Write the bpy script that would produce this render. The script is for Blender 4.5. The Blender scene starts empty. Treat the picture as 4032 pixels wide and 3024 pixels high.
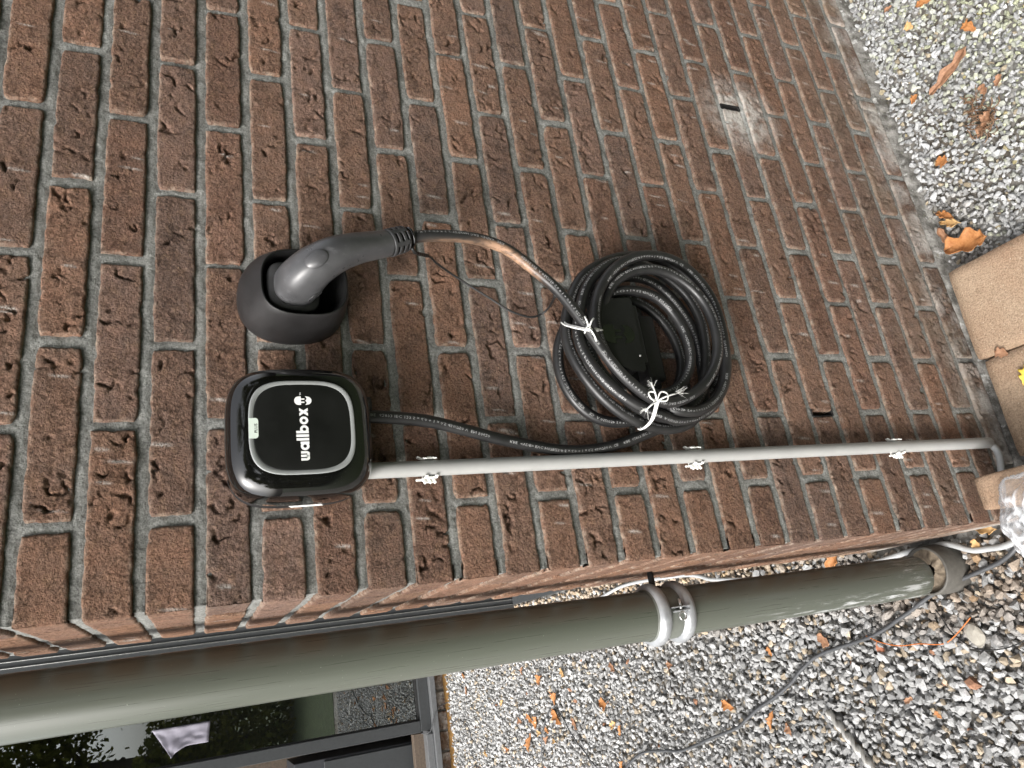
import bpy, bmesh, math, random
import numpy as np
from mathutils import Vector, Matrix

rng = np.random.RandomState(7)
random.seed(7)
scene = bpy.context.scene
COL = scene.collection

# ------------------------------------------------------------------ camera, sky, sun, exposure
CAM = (-0.0883, -0.9108, 1.4739)
RIGHT = Vector((-0.14215, -0.36621, -0.91961))
DOWN = Vector((-0.93094, 0.36516, -0.00152))
FWD = Vector((0.33636, 0.85589, -0.39283))
cam_data = bpy.data.cameras.new("camera")
cam_data.sensor_fit = 'HORIZONTAL'
cam_data.sensor_width = 36.0
cam_data.lens = 2871.1 / 4032 * 36.0
cam_data.clip_start = 0.02
cam_data.clip_end = 500
cam = bpy.data.objects.new("camera", cam_data)
COL.objects.link(cam)
m = Matrix(((RIGHT[0], -DOWN[0], -FWD[0], CAM[0]),
            (RIGHT[1], -DOWN[1], -FWD[1], CAM[1]),
            (RIGHT[2], -DOWN[2], -FWD[2], CAM[2]), (0, 0, 0, 1)))
cam.matrix_world = m
scene.camera = cam

SUN_EL, SUN_AZ = 44.0, 242.0          # compass style: 0 = +Y, 90 = +X
world = bpy.data.worlds.new("World")
scene.world = world
world.use_nodes = True
wn = world.node_tree
wn.nodes.clear()
sky = wn.nodes.new('ShaderNodeTexSky')
sky.sky_type = 'NISHITA'
sky.sun_disc = False
sky.sun_elevation = math.radians(SUN_EL)
sky.sun_rotation = math.radians(SUN_AZ)
sky.air_density = 1.0
sky.dust_density = 6.0
sky.ozone_density = 1.0
hsv = wn.nodes.new('ShaderNodeHueSaturation')
hsv.inputs['Saturation'].default_value = 0.22      # overcast: the blue is washed out
bg = wn.nodes.new('ShaderNodeBackground')
bg.inputs['Strength'].default_value = 0.15
wo = wn.nodes.new('ShaderNodeOutputWorld')
wn.links.new(sky.outputs[0], hsv.inputs['Color'])
wn.links.new(hsv.outputs[0], bg.inputs[0])
wn.links.new(bg.outputs[0], wo.inputs[0])

sun_data = bpy.data.lights.new("sun", 'SUN')
sun_data.energy = 0.9
sun_data.angle = math.radians(14)
sun_data.color = (1.0, 0.97, 0.93)
sun = bpy.data.objects.new("sun", sun_data)
COL.objects.link(sun)
_el, _az = math.radians(SUN_EL), math.radians(SUN_AZ)
_d = Vector((math.sin(_az) * math.cos(_el), math.cos(_az) * math.cos(_el), math.sin(_el)))
sun.rotation_euler = _d.to_track_quat('Z', 'Y').to_euler()
sun.location = _d * 20

scene.view_settings.view_transform = 'Standard'
scene.view_settings.look = 'None'
scene.view_settings.exposure = 1.30
scene.view_settings.gamma = 1.0
scene.view_settings.use_curve_mapping = False

# ------------------------------------------------------------------ helpers
def tag(o, label=None, cat=None, group=None, kind=None):
    if label: o['label'] = label
    if cat: o['category'] = cat
    if group: o['group'] = group
    if kind: o['kind'] = kind
    return o

def empty(name, loc=(0, 0, 0)):
    o = bpy.data.objects.new(name, None)
    o.empty_display_size = 0.02
    o.location = loc
    COL.objects.link(o)
    return o

def fast_mesh(name, verts, faces, smooth=False):
    """faces: (N,3) or (N,4) int array, or list of such arrays."""
    if not isinstance(faces, (list, tuple)): faces = [faces]
    faces = [np.asarray(f, dtype=np.int32) for f in faces if len(f)]
    verts = np.asarray(verts, dtype=np.float32)
    me = bpy.data.meshes.new(name)
    me.vertices.add(len(verts))
    me.vertices.foreach_set('co', verts.ravel())
    loops = np.concatenate([f.ravel() for f in faces])
    tot = np.concatenate([np.full(len(f), f.shape[1], dtype=np.int32) for f in faces])
    start = np.concatenate([[0], np.cumsum(tot)[:-1]]).astype(np.int32)
    me.loops.add(len(loops))
    me.loops.foreach_set('vertex_index', loops)
    me.polygons.add(len(tot))
    me.polygons.foreach_set('loop_start', start)
    me.polygons.foreach_set('loop_total', tot)
    me.polygons.foreach_set('use_smooth', np.full(len(tot), bool(smooth)))
    me.update(calc_edges=True)
    return me

def obj(name, me, material=None, parent=None, loc=None):
    o = bpy.data.objects.new(name, me)
    if material is not None and not me.materials: me.materials.append(material)
    COL.objects.link(o)
    if parent is not None: o.parent = parent
    if loc is not None: o.location = loc
    return o

def fattr(me, name, vals):
    a = me.attributes.new(name, 'FLOAT', 'POINT')
    a.data.foreach_set('value', np.asarray(vals, dtype=np.float32).ravel())

def cattr(me, name, cols):
    a = me.attributes.new(name, 'FLOAT_COLOR', 'POINT')
    c = np.ones((len(cols), 4), dtype=np.float32); c[:, :3] = cols
    a.data.foreach_set('color', c.ravel())

def bm_mesh(name, bm, smooth=False):
    me = bpy.data.meshes.new(name)
    bmesh.ops.recalc_face_normals(bm, faces=bm.faces)
    if smooth:
        for f in bm.faces: f.smooth = True
    bm.to_mesh(me); bm.free()
    return me

def grid_faces(nu, nv, wrap=False):
    i = np.arange(nu if wrap else nu - 1)[:, None]
    j = np.arange(nv - 1)[None, :]
    i2 = (i + 1) % nu
    a = i * nv + j; b = i2 * nv + j; c = i2 * nv + j + 1; d = i * nv + j + 1
    return np.stack([a, b, c, d], -1).reshape(-1, 4)

_T = np.random.RandomState(3).rand(256, 256)
def vnoise(x, y, seed=0):
    x = np.asarray(x, float) + seed * 17.31; y = np.asarray(y, float) + seed * 9.77
    xi = np.floor(x).astype(int); yi = np.floor(y).astype(int)
    fx = x - xi; fy = y - yi
    fx = fx * fx * (3 - 2 * fx); fy = fy * fy * (3 - 2 * fy)
    g = lambda a, b: _T[a & 255, b & 255]
    return ((g(xi, yi) * (1 - fx) + g(xi + 1, yi) * fx) * (1 - fy) +
            (g(xi, yi + 1) * (1 - fx) + g(xi + 1, yi + 1) * fx) * fy) * 2 - 1

def fbm(x, y, seed=0, octv=3):
    s = 0; a = 1.0; t = 0
    for k in range(octv):
        s = s + a * vnoise(np.asarray(x) * 2 ** k, np.asarray(y) * 2 ** k, seed + k * 5); t += a; a *= .5
    return s / t

def catmull(P, step):
    P = np.asarray(P, float)
    Q = np.vstack([2 * P[0] - P[1], P, 2 * P[-1] - P[-2]])
    out = []
    for i in range(1, len(Q) - 2):
        p0, p1, p2, p3 = Q[i - 1], Q[i], Q[i + 1], Q[i + 2]
        n = max(2, int(np.linalg.norm(p2 - p1) / step))
        t = np.linspace(0, 1, n, endpoint=False)[:, None]
        out.append(.5 * (2 * p1 + (p2 - p0) * t + (2 * p0 - 5 * p1 + 4 * p2 - p3) * t ** 2 + (3 * p1 - p0 - 3 * p2 + p3) * t ** 3))
    out.append(P[-1:])
    return np.vstack(out)

def resample(P, step):
    P = np.asarray(P, float)
    s = np.concatenate([[0], np.cumsum(np.linalg.norm(np.diff(P, axis=0), axis=1))])
    n = max(2, int(s[-1] / step) + 1)
    t = np.linspace(0, s[-1], n)
    return np.stack([np.interp(t, s, P[:, k]) for k in range(3)], 1)

def smooth_pts(P, it):
    P = P.copy()
    for _ in range(it):
        P[1:-1] = .25 * P[:-2] + .5 * P[1:-1] + .25 * P[2:]
    return P

def frames(P, up=(0, -1, 0.2)):
    T = np.gradient(P, axis=0); T /= np.linalg.norm(T, axis=1)[:, None] + 1e-12
    N = np.zeros_like(T)
    n = np.array(up, float); n -= T[0] * n.dot(T[0]); n /= np.linalg.norm(n)
    for i in range(len(P)):
        n = n - T[i] * n.dot(T[i]); n /= np.linalg.norm(n) + 1e-12
        N[i] = n
    return T, N, np.cross(T, N)

def tube_mesh(name, P, r, seg=12, caps=True, expo=2.0, rb=None, up=(0, -1, .2)):
    """sweep along P; r (and rb) scalar or per-point radius; expo > 2 gives a squarish section."""
    P = np.asarray(P, float); n = len(P)
    T, N, B = frames(P, up)
    r = np.broadcast_to(np.asarray(r, float), (n,)); rb = r if rb is None else np.broadcast_to(np.asarray(rb, float), (n,))
    a = np.linspace(0, 2 * np.pi, seg, endpoint=False)
    c, s = np.cos(a), np.sin(a)
    c = np.sign(c) * np.abs(c) ** (2 / expo); s = np.sign(s) * np.abs(s) ** (2 / expo)
    V = P[:, None, :] + N[:, None, :] * (r[:, None] * c)[:, :, None] + B[:, None, :] * (rb[:, None] * s)[:, :, None]
    V = V.reshape(-1, 3)
    i = np.arange(n - 1)[:, None]; j = np.arange(seg)[None, :]; j2 = (j + 1) % seg
    F = np.stack([i * seg + j, i * seg + j2, (i + 1) * seg + j2, (i + 1) * seg + j], -1).reshape(-1, 4)
    fl = [F]
    if caps:
        V = np.vstack([V, P[0], P[-1]]); k = len(V)
        j = np.arange(seg); j2 = (j + 1) % seg
        fl.append(np.stack([np.full(seg, k - 2), j2, j], -1))
        fl.append(np.stack([np.full(seg, k - 1), (n - 1) * seg + j, (n - 1) * seg + j2], -1))
    return fast_mesh(name, V, fl, True)

def lathe_mesh(name, prof, seg=48, axis_loc=(0, 0, 0)):
    """prof: list of (radius, z); around Z."""
    prof = np.asarray(prof, float)
    a = np.linspace(0, 2 * np.pi, seg, endpoint=False)
    V = np.stack([np.outer(np.cos(a), prof[:, 0]), np.outer(np.sin(a), prof[:, 0]), np.tile(prof[:, 1], (seg, 1))], -1).reshape(-1, 3)
    return fast_mesh(name, V + np.array(axis_loc), grid_faces(seg, len(prof), True), True)

def autosmooth(o, deg=35):
    me = o.data
    me.polygons.foreach_set('use_smooth', np.ones(len(me.polygons), bool))
    try: me.set_sharp_from_angle(angle=math.radians(deg))
    except Exception: pass
    return o

def add_box(bm, c, s, bevel=0.0, rot=None):
    r = bmesh.ops.create_cube(bm, size=1.0)
    vs = r['verts']
    bmesh.ops.scale(bm, vec=s, verts=vs)
    if bevel > 0:
        es = list({e for v in vs for e in v.link_edges})
        rb = bmesh.ops.bevel(bm, geom=es, offset=bevel, segments=2, profile=.5, affect='EDGES')
        vs = list({v for f in rb['faces'] for v in f.verts} | {v for v in vs if v.is_valid})
    if rot is not None: bmesh.ops.rotate(bm, cent=(0, 0, 0), matrix=rot, verts=vs)
    bmesh.ops.translate(bm, vec=c, verts=vs)
    return vs

def box_mesh(name, c, s, bevel=0.0):
    bm = bmesh.new(); add_box(bm, c, s, bevel); return bm_mesh(name, bm)

def super_outline(hw, hh, n, expo, cx=0, cz=0):
    a = np.linspace(0, 2 * np.pi, n, endpoint=False)
    c, s = np.cos(a), np.sin(a)
    return np.stack([cx + hw * np.sign(c) * np.abs(c) ** (2 / expo), cz + hh * np.sign(s) * np.abs(s) ** (2 / expo)], 1)

def loft_mesh(name, rings, cap0=True, cap1=True, smooth=True):
    """rings: list of (n,3) arrays."""
    n = len(rings[0]); V = np.vstack(rings); m_ = len(rings)
    i = np.arange(m_ - 1)[:, None]; j = np.arange(n)[None, :]; j2 = (j + 1) % n
    fl = [np.stack([i * n + j, i * n + j2, (i + 1) * n + j2, (i + 1) * n + j], -1).reshape(-1, 4)]
    k = len(V); jj = np.arange(n); jj2 = (jj + 1) % n
    if cap0:
        V = np.vstack([V, rings[0].mean(0)]); fl.append(np.stack([np.full(n, k), jj2, jj], -1)); k += 1
    if cap1:
        V = np.vstack([V, rings[-1].mean(0)]); o_ = (m_ - 1) * n
        fl.append(np.stack([np.full(n, k), o_ + jj, o_ + jj2], -1))
    return fast_mesh(name, V, fl, smooth)

def poly_prism(bm, pts2, y0, y1):
    """extrude a 2-D (x, z) polygon between y0 and y1."""
    a = [bm.verts.new((p[0], y0, p[1])) for p in pts2]
    b = [bm.verts.new((p[0], y1, p[1])) for p in pts2]
    n = len(a)
    bm.faces.new(a); bm.faces.new(b[::-1])
    for i in range(n):
        j = (i + 1) % n
        bm.faces.new((a[i], b[i], b[j], a[j]))

def text_arrays(s, size, res=2, bold=.012):
    cu = bpy.data.curves.new("lettering", 'FONT')
    cu.body = s; cu.size = size; cu.resolution_u = res; cu.fill_mode = 'FRONT'
    cu.offset = size * bold
    o = bpy.data.objects.new("lettering", cu)
    COL.objects.link(o)
    dg = bpy.context.evaluated_depsgraph_get(); dg.update()
    me = bpy.data.meshes.new_from_object(o.evaluated_get(dg))
    me.calc_loop_triangles()
    v = np.zeros(len(me.vertices) * 3, np.float32); me.vertices.foreach_get('co', v)
    t = np.zeros(len(me.loop_triangles) * 3, np.int32); me.loop_triangles.foreach_get('vertices', t)
    bpy.data.objects.remove(o); bpy.data.curves.remove(cu); bpy.data.meshes.remove(me)
    return v.reshape(-1, 3), t.reshape(-1, 3)

# ------------------------------------------------------------------ materials
def new_mat(name):
    ma = bpy.data.materials.new(name); ma.use_nodes = True
    nt = ma.node_tree; nt.nodes.clear()
    out = nt.nodes.new('ShaderNodeOutputMaterial')
    return ma, nt, out

class NB:
    def __init__(s, name):
        s.ma, s.nt, s.out = new_mat(name)
        s.pos = s.nt.nodes.new('ShaderNodeNewGeometry').outputs['Position']
    def n(s, t, **kw):
        nd = s.nt.nodes.new(t)
        for k, v in kw.items(): setattr(nd, k, v)
        return nd
    def l(s, a, b): s.nt.links.new(a, b)
    def setin(s, sock, v):
        if isinstance(v, bpy.types.NodeSocket): s.l(v, sock)
        elif isinstance(v, (tuple, list)) and len(v) == 3 and sock.type == 'RGBA': sock.default_value = (*v, 1)
        else: sock.default_value = v
    def noise(s, scale, detail=3, rough=.6, vec=None, dist=0):
        nd = s.n('ShaderNodeTexNoise')
        s.l(vec or s.pos, nd.inputs['Vector'])
        nd.inputs['Scale'].default_value = scale; nd.inputs['Detail'].default_value = detail
        nd.inputs['Roughness'].default_value = rough; nd.inputs['Distortion'].default_value = dist
        return nd.outputs['Fac']
    def math(s, op, a, b=0.0, c=None, clamp=False):
        nd = s.n('ShaderNodeMath', operation=op); nd.use_clamp = clamp
        s.setin(nd.inputs[0], a); s.setin(nd.inputs[1], b)
        if c is not None: s.setin(nd.inputs[2], c)
        return nd.outputs[0]
    def ramp(s, fac, lo, hi, a=0.0, b=1.0):
        nd = s.n('ShaderNodeMapRange'); nd.clamp = True
        s.setin(nd.inputs[0], fac); s.setin(nd.inputs[1], lo); s.setin(nd.inputs[2], hi)
        s.setin(nd.inputs[3], a); s.setin(nd.inputs[4], b)
        return nd.outputs[0]
    def mix(s, fac, a, b, mode='MIX'):
        nd = s.n('ShaderNodeMix', data_type='RGBA', blend_type=mode)
        s.setin(nd.inputs[0], fac); s.setin(nd.inputs[6], a); s.setin(nd.inputs[7], b)
        return nd.outputs[2]
    def attr(s, name, what='Fac'):
        nd = s.n('ShaderNodeAttribute', attribute_name=name); return nd.outputs[what]
    def scale_vec(s, v3, vec=None):
        nd = s.n('ShaderNodeVectorMath', operation='MULTIPLY'); s.l(vec or s.pos, nd.inputs[0]); nd.inputs[1].default_value = v3
        return nd.outputs[0]
    def dist_to(s, p):
        nd = s.n('ShaderNodeVectorMath', operation='DISTANCE'); s.l(s.pos, nd.inputs[0]); nd.inputs[1].default_value = p
        return nd.outputs['Value']
    def sep(s, axis, vec=None):
        nd = s.n('ShaderNodeSeparateXYZ'); s.l(vec or s.pos, nd.inputs[0]); return nd.outputs[axis]
    def bump(s, h, strength=.3, dist=.001, nrm=None):
        nd = s.n('ShaderNodeBump'); nd.inputs['Strength'].default_value = strength; nd.inputs['Distance'].default_value = dist
        s.l(h, nd.inputs['Height'])
        if nrm is not None: s.l(nrm, nd.inputs['Normal'])
        return nd.outputs[0]
    def done(s, color, rough=.6, metal=0.0, normal=None, coat=0.0, spec=.5, **kw):
        b = s.n('ShaderNodeBsdfPrincipled')
        s.setin(b.inputs['Base Color'], color); s.setin(b.inputs['Roughness'], rough); s.setin(b.inputs['Metallic'], metal)
        b.inputs['Coat Weight'].default_value = coat; b.inputs['Coat Roughness'].default_value = .02
        b.inputs['Specular IOR Level'].default_value = spec
        if normal is not None: s.l(normal, b.inputs['Normal'])
        s.l(b.outputs[0], s.out.inputs[0])
        return s.ma

def simple(name, col, rough=.6, metal=0.0, var=.15, scale=60, bump=.0, bscale=300, spec=.5, coat=0.0):
    b = NB(name)
    f = b.noise(scale, 4)
    c = b.mix(b.ramp(f, .3, .7), tuple(x * (1 - var) for x in col), tuple(min(1, x * (1 + var)) for x in col))
    nrm = b.bump(b.noise(bscale, 3), bump, .0006) if bump > 0 else None
    r = b.ramp(b.noise(scale * 2.3, 3), .3, .7, max(.02, rough - .08), min(1, rough + .08))
    return b.done(c, r, metal, nrm, coat, spec)

WEEP_A = (0.883, 0.0, 0.47)

def mat_brick():
    b = NB("fired clay brick")
    oi = b.n('ShaderNodeObjectInfo')
    base = oi.outputs['Color']
    big = b.noise(38, 3, .6)
    c = b.mix(b.ramp(big, .35, .7), base, b.mix(1.0, base, (.78, .86, .92), 'MULTIPLY'))
    warm = b.noise(55, 4, .6, vec=b.scale_vec((1, 1, 1.7)))
    c = b.mix(b.ramp(warm, .52, .75, 0, .40), c, (.26, .160, .095))
    grain = b.noise(330, 4, .8)
    c = b.mix(b.ramp(grain, .34, .66, .0, 1.0), b.mix(1.0, c, (.42, .40, .40), 'MULTIPLY'), b.mix(1.0, c, (1.55, 1.56, 1.56), 'MULTIPLY'))
    spk = b.noise(300, 2, .5)
    c = b.mix(b.ramp(spk, .68, .76, 0, .6), c, (.42, .30, .20))
    # sintered dark flecks in the clay
    fl = b.noise(210, 2, .5)
    c = b.mix(b.ramp(fl, .30, .24, 0, .7), c, (.045, .035, .035))
    # pale mortar film left along the arrises
    e = b.math('MULTIPLY', b.attr('edge'), b.ramp(b.noise(70, 5, .75), .45, .68))
    c = b.mix(b.math('MULTIPLY', e, .62), c, (.46, .39, .31))
    # scrapes of lime and efflorescence
    d = b.math('MULTIPLY', b.attr('dust'), b.ramp(b.noise(420, 4, .7), .35, .6))
    w = b.math('MULTIPLY', b.ramp(b.dist_to((.868, 0, .452)), .025, .11, 1, 0), b.ramp(b.noise(45, 4, .6), .30, .56))
    zz = b.sep(2); xx = b.sep(0)
    low = b.math('MULTIPLY', b.ramp(zz, .03, .12, 1, 0), b.ramp(b.noise(14, 5, .65), .42, .62))
    ll = b.math('MAXIMUM', b.math('MAXIMUM', d, w), b.math('MULTIPLY', low, .85))
    grey = b.math('MULTIPLY', b.ramp(zz, .06, .30, .55, 0), b.ramp(b.noise(9, 3), .35, .6))
    c = b.mix(grey, c, (.20, .165, .125))
    c = b.mix(b.math('MULTIPLY', ll, .8), c, (.62, .60, .56))
    h = b.math('ADD', b.math('MULTIPLY', b.noise(420, 4, .75), .8), b.math('MULTIPLY', b.noise(150, 3, .65), 1.1))
    # fine jagged cracks in the clay skin
    ck = b.noise(30, 6, .72, dist=.6)
    line = b.ramp(b.math('ABSOLUTE', b.math('SUBTRACT', ck, .5)), .0, .016, 1, 0)
    mask = b.ramp(b.noise(24, 3, .5), .52, .60)
    ck2 = b.noise(62, 5, .7, dist=.4)
    line2 = b.ramp(b.math('ABSOLUTE', b.math('SUBTRACT', ck2, .47)), .0, .02, 1, 0)
    mask2 = b.ramp(b.noise(33, 3, .5), .56, .64)
    cr = b.math('MAXIMUM', b.math('MULTIPLY', line, mask), b.math('MULTIPLY', line2, mask2))
    n0 = b.bump(b.math('SUBTRACT', 1.0, cr), 1.0, .0045)
    nrm = b.bump(h, 1.0, .0034, n0)
    return b.done(c, .92, 0, nrm, 0, .2)

def mat_mortar():
    b = NB("grey cement mortar")
    c = b.mix(b.ramp(b.noise(22, 4, .6), .3, .7), (.205, .207, .196), (.305, .306, .290))
    g = b.noise(330, 4, .8)
    c = b.mix(b.ramp(g, .34, .66), b.mix(1.0, c, (.52, .52, .52), 'MULTIPLY'), b.mix(1.0, c, (1.40, 1.40, 1.38), 'MULTIPLY'))
    w = b.math('MULTIPLY', b.ramp(b.dist_to((.87, 0, .46)), .02, .10, 1, 0), b.ramp(b.noise(60, 4), .3, .6))
    c = b.mix(w, c, (.66, .66, .64))
    low = b.math('MULTIPLY', b.ramp(b.sep(2), .0, .07, 1, 0), b.ramp(b.noise(17, 5, .65), .42, .6))
    c = b.mix(b.math('MULTIPLY', low, .55), c, (.60, .59, .56))
    h = b.math('ADD', b.math('MULTIPLY', b.noise(480, 4, .75), .8), b.math('MULTIPLY', b.noise(150, 3), .8))
    return b.done(c, .95, 0, b.bump(h, 1.0, .003), 0, .15)

def mat_fillet():
    b = NB("weathered cement fillet")
    n = b.noise(30, 5, .7)
    c = b.mix(b.ramp(n, .40, .62), (.10, .095, .085), (.30, .29, .27))
    c = b.mix(b.ramp(b.noise(46, 5, .7), .56, .68, 0, .8), c, (.58, .58, .56))
    c = b.mix(b.ramp(b.noise(80, 4, .7), .60, .72, 0, .5), c, (.13, .13, .05))
    return b.done(c, .95, 0, b.bump(b.noise(140, 5, .7), 1.0, .004), 0, .1)

def mat_gloss_black():
    b = NB("gloss black plastic")
    dustf = b.ramp(b.noise(900, 2, .5), .74, .78, 0, .35)
    c = b.mix(dustf, (.0035, .0035, .0035), (.2, .2, .2))
    return b.done(c, b.ramp(dustf, 0, .3, .045, .3), 0, None, .5, .7)

def mat_matt_black(name, col=(.012, .0115, .0115), rough=.5, sc=.06):
    b = NB(name)
    c = b.mix(b.ramp(b.noise(35, 4, .6), .4, .75), col, tuple(x * 1.7 for x in col))
    c = b.mix(b.ramp(b.noise(850, 3, .6), .70, .80, 0, sc), c, (.45, .43, .42))
    r = b.ramp(b.noise(25, 4), .3, .7, rough - .07, rough + .08)
    return b.done(c, r, 0, b.bump(b.noise(1300, 2), .18, .0003))

def mat_plug():
    b = NB("scuffed charcoal plastic")
    c = b.mix(b.ramp(b.noise(20, 4, .6), .35, .7), (.045, .045, .047), (.085, .085, .088))
    sc = b.noise(90, 5, .7, vec=b.scale_vec((1, 1, .35)))
    c = b.mix(b.ramp(sc, .58, .80, 0, .35), c, (.26, .26, .27))
    r = b.ramp(b.noise(30, 4), .3, .7, .26, .40)
    return b.done(c, r, 0, b.bump(b.noise(900, 3), .12, .0003))

def mat_cable():
    b = NB("black rubber cable sheath")
    c = b.mix(b.ramp(b.noise(24, 4, .6), .35, .7), (.011, .011, .0115), (.022, .0215, .021))
    c = b.mix(b.ramp(b.noise(700, 3, .7), .66, .78, 0, .22), c, (.20, .19, .18))
    # sandy scuff where the cable rubbed, on its lower side near the plug
    sd = b.math('MULTIPLY', b.attr('sand'), b.ramp(b.noise(130, 5, .7, vec=b.scale_vec((1, 1, .5))), .30, .55))
    c = b.mix(sd, c, (.36, .22, .14))
    r = b.ramp(b.noise(60, 4), .3, .7, .33, .46)
    return b.done(c, r, 0, b.bump(b.noise(500, 3), .10, .0004), 0, .45)

def mat_downpipe():
    b = NB("grey green coated aluminium")
    v = b.scale_vec((1, 1, .02))
    st = b.noise(420, 3, .6, vec=v)
    c = b.mix(b.ramp(st, .3, .7), (.080, .088, .070), (.086, .094, .076))
    c = b.mix(b.ramp(b.noise(420, 2, .5), .735, .78, 0, .45), c, (.5, .5, .46))
    # pale scrapes near the foot of the pipe
    v2n = b.n('ShaderNodeMapping'); b.l(b.pos, v2n.inputs[0]); v2n.inputs['Rotation'].default_value = (0, .55, .2); v2n.inputs['Scale'].default_value = (1, 1, .12)
    s1 = b.noise(120, 5, .75, vec=v2n.outputs[0])
    zone = b.math('MULTIPLY', b.ramp(b.sep(2), .62, .38, 0, 1), b.ramp(b.sep(0), -.085, -.102, 0, 1))
    zone = b.math('MAXIMUM', zone, b.ramp(b.sep(2), .26, .15, 0, .75))
    s = b.math('MULTIPLY', zone, b.ramp(s1, .535, .63))
    c = b.mix(b.math('MULTIPLY', s, .75), c, (.55, .56, .56))
    return b.done(c, b.ramp(st, .3, .7, .27, .30), .0, None, 0, .9)

def mat_stone():
    b = NB("crushed stone")
    c = b.attr('tone', 'Color')
    n = b.noise(260, 4, .65)
    c = b.mix(b.ramp(n, .3, .7), b.mix(1.0, c, (.72, .72, .72), 'MULTIPLY'), b.mix(1.0, c, (1.18, 1.18, 1.18), 'MULTIPLY'))
    return b.done(c, .85, 0, b.bump(b.noise(420, 4, .7), .5, .0012), 0, .25)

def mat_ground():
    b = NB("gravel bed")
    vn = b.n('ShaderNodeTexVoronoi'); b.l(b.pos, vn.inputs['Vector']); vn.inputs['Scale'].default_value = 75
    c = b.mix(b.ramp(b.sep(0, vn.outputs['Color']), 0, 1), (.10, .095, .085), (.34, .335, .32))
    soil = b.noise(4, 4)
    c = b.mix(b.ramp(soil, .4, .65, 0, .55), c, (.085, .062, .040))
    h = b.math('SUBTRACT', 1.0, vn.outputs['Distance'])
    return b.done(c, .95, 0, b.bump(h, .7, .008), 0, .1)

def mat_paver():
    b = NB("sand coloured concrete")
    c = b.mix(b.ramp(b.noise(7, 4, .6), .35, .65), (.32, .215, .145), (.37, .275, .195))
    g = b.noise(300, 4, .8)
    c = b.mix(b.ramp(g, .34, .66), b.mix(1.0, c, (.62, .60, .58), 'MULTIPLY'), b.mix(1.0, c, (1.36, 1.36, 1.34), 'MULTIPLY'))
    c = b.mix(b.ramp(b.noise(330, 2, .5), .68, .74, 0, .8), c, (.66, .58, .46))
    c = b.mix(b.ramp(b.noise(60, 3), .62, .72, 0, .35), c, (.18, .135, .09))
    return b.done(c, .92, 0, b.bump(b.noise(300, 4, .75), 1.0, .003), 0, .2)

def mat_leaf(name, c0, c1):
    b = NB(name)
    c = b.mix(b.ramp(b.noise(120, 5, .7), .35, .68), c0, c1)
    c = b.mix(b.ramp(b.noise(420, 3), .62, .74, 0, .5), c, tuple(x * .35 for x in c0))
    return b.done(c, .62, 0, b.bump(b.noise(260, 4), .6, .001), 0, .35)

def mat_foliage():
    b = NB("garden foliage")
    c = b.mix(b.ramp(b.noise(2.2, 4), .35, .65), (.055, .075, .018), (.16, .155, .035))
    d = b.n('ShaderNodeBsdfDiffuse'); t = b.n('ShaderNodeBsdfTranslucent'); mx = b.n('ShaderNodeMixShader')
    b.l(c, d.inputs[0]); b.l(c, t.inputs[0]); mx.inputs[0].default_value = .5
    b.l(d.outputs[0], mx.inputs[1]); b.l(t.outputs[0], mx.inputs[2]); b.l(mx.outputs[0], b.out.inputs[0])
    return b.ma

def mat_glass_pane():
    ma, nt, out = new_mat("window glass")
    tr = nt.nodes.new('ShaderNodeBsdfTransparent'); tr.inputs[0].default_value = (.62, .66, .64, 1)
    gl = nt.nodes.new('ShaderNodeBsdfGlossy'); gl.inputs['Roughness'].default_value = .0
    gl.inputs['Color'].default_value = (.92, .95, .95, 1)
    fr = nt.nodes.new('ShaderNodeLayerWeight'); fr.inputs['Blend'].default_value = .35
    ad = nt.nodes.new('ShaderNodeMapRange'); ad.inputs[3].default_value = .20; ad.inputs[4].default_value = .9
    nt.links.new(fr.outputs['Fresnel'], ad.inputs[0])
    mx = nt.nodes.new('ShaderNodeMixShader')
    nt.links.new(ad.outputs[0], mx.inputs[0]); nt.links.new(tr.outputs[0], mx.inputs[1]); nt.links.new(gl.outputs[0], mx.inputs[2])
    nt.links.new(mx.outputs[0], out.inputs[0])
    return ma

def mat_film():
    ma, nt, out = new_mat("clear plastic film")
    tr = nt.nodes.new('ShaderNodeBsdfTransparent'); tr.inputs[0].default_value = (.93, .94, .95, 1)
    p = nt.nodes.new('ShaderNodeBsdfPrincipled')
    p.inputs['Base Color'].default_value = (.75, .76, .78, 1); p.inputs['Roughness'].default_value = .12
    p.inputs['Specular IOR Level'].default_value = 1.0
    at = nt.nodes.new('ShaderNodeAttribute'); at.attribute_name = 'crease'
    lw = nt.nodes.new('ShaderNodeLayerWeight'); lw.inputs['Blend'].default_value = .45
    m1 = nt.nodes.new('ShaderNodeMath'); m1.operation = 'MULTIPLY'; m1.inputs[1].default_value = .55
    m2 = nt.nodes.new('ShaderNodeMath'); m2.operation = 'MULTIPLY_ADD'; m2.inputs[1].default_value = .42; m2.inputs[2].default_value = .10
    m3 = nt.nodes.new('ShaderNodeMath'); m3.operation = 'ADD'; m3.use_clamp = True
    nt.links.new(at.outputs['Fac'], m1.inputs[0]); nt.links.new(lw.outputs['Facing'], m2.inputs[0])
    nt.links.new(m1.outputs[0], m3.inputs[0]); nt.links.new(m2.outputs[0], m3.inputs[1])
    mx = nt.nodes.new('ShaderNodeMixShader')
    nt.links.new(m3.outputs[0], mx.inputs[0]); nt.links.new(tr.outputs[0], mx.inputs[1]); nt.links.new(p.outputs[0], mx.inputs[2])
    nt.links.new(mx.outputs[0], out.inputs[0])
    return ma

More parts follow.
